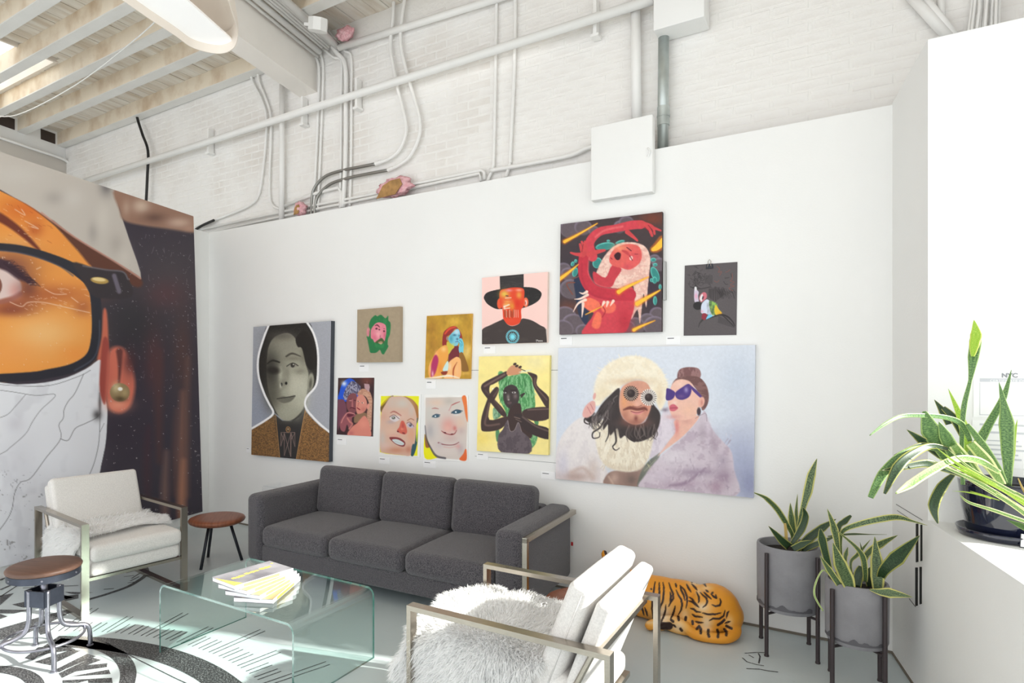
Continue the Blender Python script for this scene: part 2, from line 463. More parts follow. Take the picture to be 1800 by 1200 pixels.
child(MB().tube([ony(1167, 20, YB - .07), ony(1165, 275, YB - .07)], 0.036, 20).build('pipe_run', 'steel_pipe', None, True), gp)
child(MB().tube([ony(1166.3, 188, YB - .07), ony(1166, 221, YB - .07)], 0.041, 20).build('coupling', 'steel_pipe', None, SM), gp)
child(MB().tube([ony(1166.3, 203, YB - .07), ony(1166.2, 206, YB - .07)], 0.044, 20).build('coupling_ridge', 'steel_pipe', None, SM), gp)
child(MB().tube([ony(1167, 27, YB - .07), ony(1167, 44, YB - .07)], 0.041, 20).build('coupling', 'steel_pipe', None, SM), gp)
# square boxes
def wallbox(name, px, y0, y1, label, m='wall_white', handle=None):
    P = [ony(x, y, y0) for x, y in px]
    x0 = (P[0].x + P[3].x) / 2; x1 = (P[1].x + P[2].x) / 2; zt = (P[0].z + P[1].z) / 2; zb = (P[2].z + P[3].z) / 2
    o = MB().soft((x0, y0, zb), (x1, y1, zt), 0.006, n=2, core=1).build(name, m, None, SM)
    tag(o, label, 'box')
    if handle:
        h = ony(*handle, y0); MB().tube(spline([(h.x, y0, h.z + .03), (h.x + .015, y0 - .012, h.z), (h.x, y0, h.z - .03)], 4), 0.006, 6).build('finger_pull', m, o, True)
    return o
wallbox('cover_box', [(1038, 222), (1147, 202), (1147, 337), (1039, 352)], YW - 0.07, YW - 0.002, 'square white cover box set over the top edge of the white wall', handle=(1139, 268))
wallbox('cover_box', [(1148, -60), (1238, -70), (1238, 34), (1149, 48)], YB - 0.2, YB - 0.01, 'white box at the top edge of the picture above the grey pipe')

# twin conduits with grey lower bends
G1 = [(693, -20), (690, 40), (686, 80), (692, 120), (700, 160), (713, 215), (712, 240), (700, 266), (680, 281), (660, 288)]
G1b = [(660, 288), (630, 294), (600, 300), (572, 310), (553, 330), (548, 352), (547, 385)]
G2 = [(714, -20), (706, 35), (704, 75), (712, 115), (730, 180), (738, 212), (736, 242), (720, 275), (698, 292), (682, 299)]
G2b = [(682, 299), (650, 305), (612, 313), (580, 324), (560, 343), (554, 362), (553, 385)]
for nm, A, B, lb in (('bent_conduit', G1, G1b, 'upper of two white conduits bending into a bare grey elbow'), ('bent_conduit', G2, G2b, 'lower of two white conduits bending into a bare grey elbow')):
    t = thing(nm, lb, 'conduit', ony(*B[0], YB - .05), group=None)
    child(MB().tube(spline([ony(x, y, YB - .045) for x, y in A], 6), 0.0155, 12).build('painted_run', 'pipe_white', None, True), t)
    child(MB().tube(spline([ony(x, y, YB - .045) for x, y in B], 6), 0.0145, 12).build('bare_bend', 'emt', None, True), t)
    child(MB().tube([ony(*A[-2], YB - .045).lerp(ony(*A[-1], YB - .045), .5), ony(*A[-1], YB - .045)], 0.019, 12).build('coupling', 'pipe_white', None, SM), t)
# thin vertical conduits
CON = [([(555, 100), (561, 125), (559, 200), (556, 270), (551, 372)], .0135, 'thin white conduit dropping from the beam, first right of it'),
       ([(562, 92), (568, 118), (566, 200), (563, 270), (559, 368)], .012, 'thin white conduit dropping from the beam, second right of it'),
       ([(560, 78), (585, 100), (600, 108), (600, 160), (599, 300), (597, 365)], .0125, 'thin white conduit with a sharp elbow, left of the fat bundle'),
       ([(566, 60), (592, 92), (607, 118), (608, 200), (607, 290), (603, 365)], .022, 'fat white conduit in the middle of the vertical bundle'),
       ([(576, 52), (605, 88), (617, 100), (618, 160), (617, 290), (615, 362)], .0115, 'thin white conduit at the right of the vertical bundle'),
       ([(873, -20), (871, 120), (868, 270), (866, 295), (857, 318)], .013, 'slim white conduit, left one of the lone pair above the hat painting'),
       ([(906, -20), (904, 120), (897, 270), (896, 288), (889, 312)], .014, 'slim white conduit, right one of the lone pair above the hat painting')]
for pts, r, lb in CON:
    wallpipe('vertical_conduit', pts, r, 'pipe_white', lb, cat='conduit')
LEFTC = [([(441, 112), (443, 140), (460, 175), (468, 205), (467, 250), (462, 300), (455, 340), (440, 360), (400, 378), (345, 398)], .013, 'left strand of the two white cables curving down to the mural corner'),
         ([(452, 118), (456, 145), (468, 175), (476, 205), (476, 250), (474, 300), (474, 345), (480, 362), (492, 367)], .013, 'right strand of the two white cables looping under the thick pipe')]
for pts, r, lb in LEFTC:
    wallpipe('white_cable', pts, r, 'pipe_white', lb, y=YB - .03, cat='cable')
o = wallpipe('taped_cable', [(344, 403), (358, 395), (376, 387)], .014, 'black_rubber', 'short black taped cable end beside the mural top corner', y=YB - .06, cat='cable')
LOW = [([(346, 405), (520, 367), (655, 341), (733, 322), (846, 299), (851, 303), (852, 316)], .013, 'upper thin conduit lying along the top of the white wall', False),
       ([(352, 412), (520, 375), (655, 347), (735, 328), (843, 305), (846, 318)], .013, 'lower thin conduit lying along the top of the white wall', False),
       ([(861, 300), (930, 288), (1000, 274), (1028, 262), (1044, 257)], .018, 'conduit rising gently towards the square cover box', True),
       ([(500, 362), (560, 338), (595, 330), (601, 340), (598, 372)], .017, 'short white conduit with an elbow behind the grey bends', False)]
for pts, r, lb, sm in LOW:
    wallpipe('level_conduit', pts, r, 'pipe_white', lb, smooth=sm, cat='conduit', y=YB - .035)
wallpipe('ceiling_pipe', [(596, 84), (905, -12)], .03, 'pipe_white', 'white pipe tucked under the ceiling right of the beam', y=YB - .06)
# conduits running beside the beam
BS = [(4.62, .05, .014), (4.64, .10, .026), (4.66, .15, .014), (4.66, .185, .014), (4.66, .22, .014), (4.66, .255, .014), (4.65, .31, .032)]
ordn = ['first', 'second', 'third', 'fourth', 'fifth', 'sixth', 'seventh']
for k, (z, off, r) in enumerate(BS):
    A = P1 + Vector((off, 0, z - 4.31)) + dirb * (0.05 + .03 * (k % 3)); B = A + dirb * 4.5
    tag(MB().tube([A, B], r, 10).build('beam_conduit', 'pipe_white', None, True), 'white conduit beside the cream ceiling beam, %s from the beam' % ordn[k], 'conduit', 'conduits beside the beam')
jb = onz(559, 44, 4.55)
mb = MB(); n8 = 8
mb.lathe([(.085, -.05), (.085, .05)], 8, c=(0, 0, 0))
o = mb.build('junction_box', 'pipe_white'); o.location = jb; o.rotation_euler = (0.25, 0.2, .3); tag(o, 'eight-sided white junction box hanging from the ceiling by the beam', 'box')
cl = MB().box((-.13, -.012, -.012), (.02, .012, .012)); cl.build('strap', 'pipe_white', o)
# diagonal pipes and the cable bunch at upper right
wallpipe('slanted_pipe', [(1596, -12), (1668, 66)], .027, 'pipe_white', 'thicker of two slanted white pipes above the pier', y=YB - .05)
wallpipe('slanted_pipe', [(1620, -12), (1682, 66)], .018, 'pipe_white', 'thinner of two slanted white pipes above the pier', y=YB - .05)
wallpipe('upright_pipe', [(1654, -12), (1655, 40)], .018, 'pipe_white', 'short upright white pipe behind the slanted pair', y=YB - .02)
bun = thing('cable_bunch', 'bunch of loose white cables hanging above the pier', 'cable', ony(1730, 50, YB - .06))
for k in range(10):
    x0 = 1706 + k * 5.2; w = random.uniform(-6, 6)
    child(MB().tube(spline([ony(x0 + 4, -12, YB - .06), ony(x0 + 3 + w * .4, 18, YB - .05 - .02 * (k % 3)), ony(x0 - 6 + w * .2 + k * .9, 75, YB - .06)], 5), .0075, 8).build('cable', 'pipe_white', None, True), bun)
# black hose hanging from the ceiling
wallpipe('black_hose', [(241, 165), (240, 200), (250, 235), (260, 265), (259, 310), (256, 370)], .016, 'black_rubber', 'black flexible hose hanging from the ceiling behind the mural', y=YB - .08, cat='hose')
# conduit on the far header
A = [onpl(-40, 228, e0 + N2 * .06, N2), onpl(60, 262, e0 + N2 * .06, N2), onpl(105, 277, e0 + N2 * .06, N2), onpl(120, 286, e0 + N2 * .06, N2), onpl(126, 300, e0 + N2 * .06, N2), onpl(127, 325, e0 + N2 * .06, N2)]
tag(MB().tube(spline(A, 5), .02, 8).build('header_conduit', 'pipe_white', None, True), 'thin conduit bending down at the far left end wall above the mural', 'conduit')
# slack pale wires under the joists
wpts = [Vector((-8.6, 3.25, 4.62)), Vector((-8.0, 3.32, 4.5)), Vector((-6.8, 3.36, 4.56)), Vector((-5.6, 3.3, 4.67)), Vector((-5.0, 3.2, 4.68))]
tag(MB().tube(spline(wpts, 6), .006, 6).build('slack_wire', 'pipe_white', None, True), 'pale slack wire strung under the ceiling joists at left', 'wire')

# pink insulation
def tuft(px, py, y, sx, sz, label, kraft=None, seed=1):
    c = ony(px, py, y); r = np.random.default_rng(seed)
    bm = bmesh.new(); bmesh.ops.create_icosphere(bm, subdivisions=3, radius=1)
    for v in bm.verts:
        n = 1 + .22 * math.sin(v.co.x * 6 + seed) * math.sin(v.co.z * 7) + r.uniform(-.12, .12)
        v.co = Vector((v.co.x * sx * n, v.co.y * .05 * n, v.co.z * sz * n))
    me = bpy.data.meshes.new('insulation'); bm.to_mesh(me); bm.free()
    o = link('insulation_tuft', me, 'insul_pink', None, True); o.location = c; tag(o, label, 'insulation')
    if kraft:
        P = [(-sx * .9, -.055, -sz * 1.1), (-sx * .5, -.06, sz * .1), (0, -.066, sz * .45), (sx * .5, -.062, sz * .5), (sx * .6, -.058, -sz * .1), (sx * .2, -.055, -sz)]
        MB().prism([Vector(p) * kraft for p in P], (0, .006, 0)).build('paper_facing', 'kraft', o)
    return o
tuft(528, 367, YB - .09, .07, .07, 'small lump of pink insulation left of the grey elbows', .8, 3)
tuft(695, 328, YB - .09, .19, .085, 'large torn strip of pink insulation with brown paper facing', 1.0, 5)
tuft(606, 60, YB - .1, .10, .06, 'pink insulation poking out under the ceiling by the junction box', None, 8)

# pendant lamp ------------------------------------------------------------
ZL = 3.45
rim_px = [(150, -45), (214, 0), (260, 32), (306, 62), (340, 85), (383, 95), (408, 88), (418, 70), (416, 45), (408, 20), (398, -10), (375, -60), (320, -105), (240, -120), (170, -95)]
rim = [onz(x, y, ZL) for x, y in rim_px]
rim = spline(rim, 5, True); cen = sum(rim, Vector()) / len(rim)
lamp = thing('pendant_lamp', 'large pale oval pendant lamp with white diffuser at the ceiling', 'lamp', cen)
mat('lamp_shell', (238, 228, 216), 0.5)
n = len(rim)
def ringpts(scale, z): return [Vector((cen.x + (p.x - cen.x) * scale, cen.y + (p.y - cen.y) * scale, z)) for p in rim]
R = [ringpts(1.0, ZL), ringpts(1.01, ZL + .05), ringpts(.97, ZL + .12), ringpts(.80, ZL + .2), ringpts(.3, ZL + .24)]
Ri = [ringpts(.985, ZL), ringpts(.985, ZL + .05), ringpts(.95, ZL + .11)]
mb = MB()
def loft(mb, rings, flip=False):
    o = len(mb.v)
    for rg in rings: mb.v += [tuple(p) for p in rg]
    for i in range(len(rings) - 1):
        for k in range(n):
            f = (o + i * n + k, o + i * n + (k + 1) % n, o + (i + 1) * n + (k + 1) % n, o + (i + 1) * n + k)
            mb.f.append(f)
loft(mb, list(reversed(R)) + Ri)
mb.f.append(tuple(range(n)))
child(mb.build('shade', 'lamp_shell', None, SM), lamp)
em = bpy.data.materials.new('diffuser_glow'); em.use_nodes = True
bb = em.node_tree.nodes['Principled BSDF']; bb.inputs['Base Color'].default_value = (.9, .9, .9, 1); bb.inputs['Emission Color'].default_value = (1, .98, .95, 1); bb.inputs['Emission Strength'].default_value = .22
MATS['diffuser_glow'] = em
dp = spline([onz(x, y, ZL + .05) for x, y in [(165, -45), (216, -2), (262, 27), (303, 51), (345, 72), (380, 80), (402, 79), (408, 72), (380, 46), (328, 0), (270, -50), (200, -90)]], 4, True)
child(MB().prism(dp, (0, 0, .012)).build('diffuser', 'diffuser_glow'), lamp)
child(MB().tube([cen + Vector((0, 0, .23)), Vector((cen.x, cen.y, ZC))], .008, 8).build('suspension_rod', 'pipe_white', None, True), lamp)
# ================================================================== furniture
mat('sofa_tweed', (104, 100, 104), 0.95, rgb2=(50, 48, 54), vscale=210, bump=0.5, bscale=210, sheen=0.3, spec=0.2, detail=2)
mat('brushed_steel', (168, 160, 149), 0.27, 1.0, var=0.06, vscale=40, stretch=(1, 1, 12))
mat('chair_linen', (226, 223, 219), 0.95, rgb2=(212, 209, 205), vscale=160, bump=0.2, bscale=260, sheen=0.2, spec=0.2)
fm = bpy.data.materials.new('fur_white'); fm.use_nodes = True; fnt = fm.node_tree; fnt.nodes.clear()
_o = fnt.nodes.new('ShaderNodeOutputMaterial'); _d = fnt.nodes.new('ShaderNodeBsdfDiffuse'); _t = fnt.nodes.new('ShaderNodeBsdfTranslucent'); _m = fnt.nodes.new('ShaderNodeMixShader')
_n = fnt.nodes.new('ShaderNodeTexNoise'); _n.inputs['Scale'].default_value = 40; _r = fnt.nodes.new('ShaderNodeValToRGB')
_r.color_ramp.elements[0].color = (.95, .95, .945, 1); _r.color_ramp.elements[1].color = (.985, .985, .98, 1)
_tc = fnt.nodes.new('ShaderNodeTexCoord'); fnt.links.new(_tc.outputs['Object'], _n.inputs[0]); fnt.links.new(_n.outputs[0], _r.inputs[0])
fnt.links.new(_r.outputs[0], _d.inputs[0]); fnt.links.new(_r.outputs[0], _t.inputs[0]); _m.inputs[0].default_value = .45
fnt.links.new(_d.outputs[0], _m.inputs[1]); fnt.links.new(_t.outputs[0], _m.inputs[2]); fnt.links.new(_m.outputs[0], _o.inputs[0])
MATS['fur_white'] = fm
mat('walnut', (148, 88, 60), 0.42, rgb2=(120, 66, 42), vscale=5, stretch=(10, 1, 1), vcontrast=(0.3, 0.7), coat=0.1)
mat('stool_brown', (112, 82, 68), 0.5, rgb2=(94, 68, 56), vscale=4, stretch=(1, 9, 1), vcontrast=(0.3, 0.7))
mat('gun_metal', (74, 78, 90), 0.35, 0.8, var=0.1, vscale=20)
mat('raw_steel', (146, 146, 156), 0.32, 0.9, var=0.12, vscale=25)
mat('black_metal', (44, 46, 54), 0.4, 0.4)
mat('red_tag', (190, 40, 48), 0.7)
glassmat('table_glass', (0.90, 0.965, 0.95))
glassmat('acrylic', (0.97, 0.975, 0.98))
ge = bpy.data.materials.new('glass_edge'); ge.use_nodes = True
gb = ge.node_tree.nodes['Principled BSDF']; gb.inputs['Base Color'].default_value = (*lin((70, 128, 116)), 1); gb.inputs['Roughness'].default_value = 0.12
gb.inputs['Transmission Weight'].default_value = 0.35; gb.inputs['IOR'].default_value = 1.3
MATS['glass_edge'] = ge

# sofa -----------------------------------------------------------------
SF = thing('sofa', 'charcoal tweed three-seat sofa with a steel arm frame against the white wall', 'sofa', (-3.90, 3.175, 0), math.radians(2.0))
LW, DP = 2.295, 0.90
AW = .165
base = MB().soft((AW - .01, .015, .115), (LW - AW + .01, DP - .02, .25), .02, n=3).build('base', 'sofa_tweed', SF, True)
for x0 in (0, LW - AW):
    MB().soft((x0, 0, .112), (x0 + AW + .012 * (x0 > 0), DP, .625), .05, .004, n=4, axis=0).build('arm', 'sofa_tweed', SF, True)
MB().soft((AW - .01, DP - .14, .2), (LW - AW + .01, DP, .615), .04, n=4).build('backrest', 'sofa_tweed', SF, True)
iw = (LW - 2 * AW) / 3
for k in range(3):
    x0 = AW + k * iw
    MB().soft((x0 + .004, -.012, .245), (x0 + iw - .004, DP - .16, .395), .05, .022, n=4).build('seat_cushion', 'sofa_tweed', SF, True)
    M = Matrix.Translation((0, .63, .40)) @ Matrix.Rotation(math.radians(-9), 4, 'X')
    MB().soft((x0 + .004 - .0 * k, -.06, -.02), (x0 + iw - .004, .10, .375), .055, .02, n=4, axis=1, M=M).build('back_cushion', 'sofa_tweed', SF, True)
for sx, x in ((1, LW + .012),):
    fr = MB()
    fr.box((x, .03, .0), (x + .03, .06, .585)); fr.box((x, .03, .56), (x + .03, DP, .59));
    fr.build('steel_arm_frame', 'brushed_steel', SF)
for x, y in ((.25, .1), (LW - .25, .1), (.25, DP - .1), (LW - .25, DP - .1)):
    MB().box((x - .02, y - .02, 0), (x + .02, y + .02, .125)).build('leg', 'black_metal', SF)
MB().box((LW + .004, DP + .001, .33), (LW + .018, DP + .006, .355)).build('fabric_tag', 'red_tag', SF)['label'] = 'small red fabric tag'

# armchairs --------------------------------------------------------------
def armchair(name, label, loc, rz):
    t = thing(name, label, 'armchair', loc, rz, 'steel-framed armchairs')
    L, Wd, Z, b, th = .43, .345, .60, .045, .02
    for s in (-1, 1):
        y0, y1 = (s * Wd - (b if s > 0 else 0)), (s * Wd + (b if s < 0 else 0))
        y0, y1 = min(y0, y1), max(y0, y1)
        MB().box((-L, y0, Z - th), (L, y1, Z)).build('arm', 'brushed_steel', t)
        MB().box((L - th, y0, th), (L, y1, Z - th)).build('leg', 'brushed_steel', t)
        MB().box((-L, y0, th), (-L + th, y1, Z - th)).build('leg', 'brushed_steel', t)
        MB().box((-L, y0, 0), (L, y1, th)).build('floor_rail', 'brushed_steel', t)
    for x, z in ((L - .03, .232), (-L + .14, .232)):
        MB().box((x - .02, -Wd + b, z), (x + .02, Wd - b, z + .02)).build('cross_bar', 'brushed_steel', t)
    MB().box((-.385, -Wd + b, Z - .03), (-.362, Wd - b, Z - .006)).build('cross_bar', 'brushed_steel', t)
    MB().soft((-.30, -.292, .255), (L + .005, .292, .35), .03, n=3).build('seat_base', 'chair_linen', t, True)
    MB().soft((-.26, -.296, .35), (L + .03, .296, .455), .035, .012, n=4).build('seat_cushion', 'chair_linen', t, True)
    A = math.radians(-24)
    M = Matrix.Translation((-.161, 0, .40)) @ Matrix.Rotation(math.radians(-20.4), 4, 'Y')
    MB().soft((-.128, -.290, -.13), (-.066, .290, .405), .02, .004, n=3, axis=0, M=M).build('back_panel', 'chair_linen', t, True)
    M = Matrix.Translation((-.161, 0, .40)) @ Matrix.Rotation(math.radians(-20.4), 4, 'Y')
    c = MB().soft((-.04, -.296, .0), (.045, .296, .425), .026, .012, n=4, axis=0, M=M).build('back_cushion', 'chair_linen', t, True)
    pip = []
    hx, hy, z0, z1, r = -.02, .296, .03, .425, .03
    for yy in (-hy, hy):
        pass
    loop = [M @ Vector((-.012, y, z)) for y, z in ((-hy, z0), (-hy, z1 - r), (-hy + r, z1), (hy - r, z1), (hy, z1 - r), (hy, z0))]
    MB().tube(loop, .0035, 6).build('piping', 'chair_linen', c, True)
    for s in (-1, 1):   # slanting back supports
        P = [Vector((-.20, s * .30, .26)), Vector((-.36, s * .30, .585))]
        MB().tube(P, .011, 6).build('back_support', 'brushed_steel', t)
    return t
CH1 = armchair('armchair', 'pale linen armchair in front of the mural, facing right', (-4.437, 2.435, 0), math.radians(-7))
CH2 = armchair('armchair', 'pale linen armchair in the foreground, seen from behind its tilted back', (-1.10, 2.405, 0), math.pi)

# fur throws: hide surface plus strands of pile
def fur_throw(label, grid, count, length, seed, flow=(0, 0, 0)):
    """grid: list of rows of points (world)"""
    r = np.random.default_rng(seed)
    nu, nv = len(grid), len(grid[0])
    mb = MB(); mb.add([p for row in grid for p in row], [(i * nv + j, i * nv + j + 1, (i + 1) * nv + j + 1, (i + 1) * nv + j) for i in range(nu - 1) for j in range(nv - 1)])
    me = bpy.data.meshes.new('sheepskin'); me.from_pydata(mb.v, [], mb.f)
    o = link('sheepskin_throw', me, 'fur_white', None, True)
    sol = o.modifiers.new('thick', 'SOLIDIFY'); sol.thickness = 0.012; sol.offset = 0
    tag(o, label, 'throw', 'white sheepskin throws')
    G = np.array([[tuple(p) for p in row] for row in grid])
    u = r.uniform(0, nu - 1.001, count); v = r.uniform(0, nv - 1.001, count)
    edge = r.random(count) < .28                              # denser on the rim
    side = r.integers(0, 4, count)
    u = np.where(edge & (side == 0), r.uniform(0, .15, count), np.where(edge & (side == 1), nu - 1.002 - r.uniform(0, .15, count), u))
    v = np.where(edge & (side == 2), r.uniform(0, .15, count), np.where(edge & (side == 3), nv - 1.002 - r.uniform(0, .15, count), v))
    i = u.astype(int); j = v.astype(int); a = (u - i)[:, None]; b2 = (v - j)[:, None]
    P = G[i, j] * (1 - a) * (1 - b2) + G[i + 1, j] * a * (1 - b2) + G[i, j + 1] * (1 - a) * b2 + G[i + 1, j + 1] * a * b2
    du = G[i + 1, j] - G[i, j]; dv = G[i, j + 1] - G[i, j]
    N = np.cross(du, dv); N /= np.linalg.norm(N, axis=1)[:, None] + 1e-9
    N = np.where((N[:, 2:3] < 0) & (np.abs(N[:, 2:3]) > .2), -N, N)
    cen = G.reshape(-1, 3).mean(0)
    out = P - cen; out[:, 2] *= .3; out /= np.linalg.norm(out, axis=1)[:, None] + 1e-6
    N = np.where((N * out).sum(1)[:, None] < -.3, -N, N)
    clump = np.sin(P[:, 0:1] * 55 + 3 * np.sin(P[:, 1:2] * 40)) * np.cos(P[:, 1:2] * 62 + P[:, 2:3] * 50)
    Dr = N * .55 + out * .75 + np.array(flow) + r.normal(0, .28, (count, 3)) + clump * np.array([.25, .1, .1])
    Dr /= np.linalg.norm(Dr, axis=1)[:, None]
    Ln = length * r.uniform(.6, 1.25, count)[:, None]
    w = np.cross(Dr, r.normal(0, 1, (count, 3))); w /= np.linalg.norm(w, axis=1)[:, None] + 1e-9
    hw = r.uniform(.0012, .0024, count)[:, None]
    mid = P + Dr * Ln * .55; tip = P + Dr * Ln + np.array([0, 0, -1.0]) * Ln * .28
    V = np.stack([P - w * hw, P + w * hw, mid + w * hw * .8, mid - w * hw * .8, tip], 1).reshape(-1, 3)
    k = np.arange(count) * 5
    f4 = np.stack([k, k + 1, k + 2, k + 3], 1); f3 = np.stack([k + 3, k + 2, k + 4], 1)
    me = bpy.data.meshes.new('pile')
    me.from_pydata([tuple(x) for x in V], [], [tuple(x) for x in f4] + [tuple(x) for x in f3])
    p = stuff(link('pile', me, 'fur_white', o))
    return o
def drape(x0, x1, prof, nx, seed, amp=.008, ragged=.03):
    """rows along x, columns along a y-z profile"""
    r = random.Random(seed); P = spline([Vector((0, y, z)) for y, z in prof], 4); rows = []
    ph = r.uniform(0, 6)
    for i in range(nx + 1):
        t = i / nx; row = []
        for j, p in enumerate(P):
            s = j / (len(P) - 1)
            e0 = ragged * (math.sin(s * 9 + ph) + .6 * math.sin(s * 21 + ph * 2)); e1 = ragged * (math.sin(s * 8 + 2 + ph) + .6 * math.sin(s * 19 + ph))
            # rounded outline
            c = 1 - max(0, abs(s - .5) - .38) * 1.6
            xm = (x0 + x1) / 2; hw = (x1 - x0) / 2 * c
            x = xm - hw + e0 + (2 * hw + e1 - e0) * t
            row.append(Vector((x, p.y + amp * math.sin(t * 11 + s * 7), p.z + amp * (math.sin(t * 9 + s * 13 + ph) + math.sin(t * 17 - s * 5)))))
        rows.append(row)
    return rows
g1 = drape(-4.70, -4.20, [(2.695, .475), (2.6, .487), (2.45, .487), (2.30, .487), (2.17, .485), (2.105, .468), (2.083, .40), (2.078, .32), (2.076, .26)], 14, 4)
_R = Matrix.Translation((-4.437, 2.435, 0)) @ Matrix.Rotation(math.radians(-7), 4, 'Z') @ Matrix.Translation((4.465, -2.395, 0))
g1 = [[_R @ p for p in row] for row in g1]
fur_throw('white sheepskin spread on the armchair seat in front of the mural', g1, 15000, .048, 11)
g2 = drape(-1.56, -.95, [(2.71, .46), (2.66, .485), (2.5, .492), (2.38, .492), (2.24, .492), (2.155, .485), (2.112, .45), (2.095, .36), (2.09, .27), (2.088, .20)], 16, 9, amp=.01)
fur_throw('white sheepskin draped over the foreground armchair seat and side', g2, 26000, .052, 12)

# glass coffee table --------------------------------------------------------
TB = thing('coffee_table', 'clear bent-glass waterfall coffee table in front of the sofa', 'table', (-2.70, 2.335, 0))
TL, TDp, TZ, tg, tr = 1.06, .585, .385, .012, .05
def waterfall(L, Z, r, off):
    a = []; h = L / 2 - off; rr = r - off
    a.append((-h, 0)); a.append((-h, Z - r))
    for k in range(1, 8):
        an = math.pi - math.pi / 2 * k / 8; a.append((-L / 2 + r + rr * math.cos(an), Z - r + rr * math.sin(an)))
    a.append((-L / 2 + r, Z - off))
    b = [(-x, z) for x, z in reversed(a)]
    return a + b
po, pi_ = waterfall(TL, TZ, tr, 0), waterfall(TL, TZ, tr, tg)
mb = MB(); n = len(po); y0, y1 = -TDp / 2, TDp / 2
for pr_ in (po, pi_):
    o_ = len(mb.v); mb.v += [(x, y0, z) for x, z in pr_] + [(x, y1, z) for x, z in pr_]
    mb.f += [(o_ + i, o_ + i + 1, o_ + n + i + 1, o_ + n + i) for i in range(n - 1)]
mb.build('bent_sheet', 'table_glass', TB, SM, fix=False)
for y in (y0, y1):
    mb = MB()
    mb.v = [(x, y, z) for x, z in po] + [(x, y, z) for x, z in pi_]
    mb.f = [(i, i + 1, n + i + 1, n + i) for i in range(n - 1)]
    mb.build('polished_edge', 'glass_edge', TB, fix=False)
mb = MB()
for sx in (-1, 1):
    x0, x1 = sx * TL / 2, sx * (TL / 2 - tg)
    mb.add([(x0, y0, .0005), (x1, y0, .0005), (x1, y1, .0005), (x0, y1, .0005)], [(0, 1, 2, 3)])
mb.build('foot_edge', 'glass_edge', TB, fix=False)

# acrylic console behind the sofa arm
AC = thing('acrylic_table', 'clear acrylic table showing behind the left sofa arm', 'table', (-4.27, 4.04, 0))
MB().soft((-.32, -.11, .49), (.32, .11, .505), .006, n=2, core=1).build('top', 'acrylic', AC)
for s in (-1, 1): MB().box((s * .32 - .006, -.11, 0), (s * .32 + .006, .11, .49)).build('side_panel', 'acrylic', AC)

# books on the glass table ---------------------------------------------------
def book_cover_mat(name, seed):
    m = bpy.data.materials.new(name); m.use_nodes = True; nt = m.node_tree; b = nt.nodes['Principled BSDF']
    tc = nt.nodes.new('ShaderNodeTexCoord'); mp = nt.nodes.new('ShaderNodeMapping'); mp.inputs['Location'].default_value = (seed, 0, 0)
    n1 = nt.nodes.new('ShaderNodeTexNoise'); n1.inputs['Scale'].default_value = 6; n1.inputs['Detail'].default_value = 3
    r1 = nt.nodes.new('ShaderNodeValToRGB'); r1.color_ramp.elements[0].color = (*lin((120, 118, 124)), 1); r1.color_ramp.elements[1].color = (*lin((168, 166, 172)), 1)
    r1.color_ramp.elements[0].position = .35; r1.color_ramp.elements[1].position = .65
    nt.links.new(tc.outputs['Object'], mp.inputs[0]); nt.links.new(mp.outputs[0], n1.inputs[0]); nt.links.new(n1.outputs[0], r1.inputs[0]); nt.links.new(r1.outputs[0], b.inputs['Base Color'])
    b.inputs['Roughness'].default_value = .35
    return m
MATS['cover_grey'] = book_cover_mat('cover_grey', 1.3)
mat('paper_white', (246, 246, 248), .8); mat('cover_yellow', (232, 208, 104), .5, var=.1, vscale=30); mat('cover_tan', (176, 164, 140), .5, rgb2=(206, 184, 112), vscale=14)
bl_ = ['topmost grey and yellow softcover book of the fanned pile on the glass table', 'second softcover book from the top of the fanned pile', 'third softcover book from the top of the fanned pile', 'bottom softcover book of the fanned pile, lying on the glass']
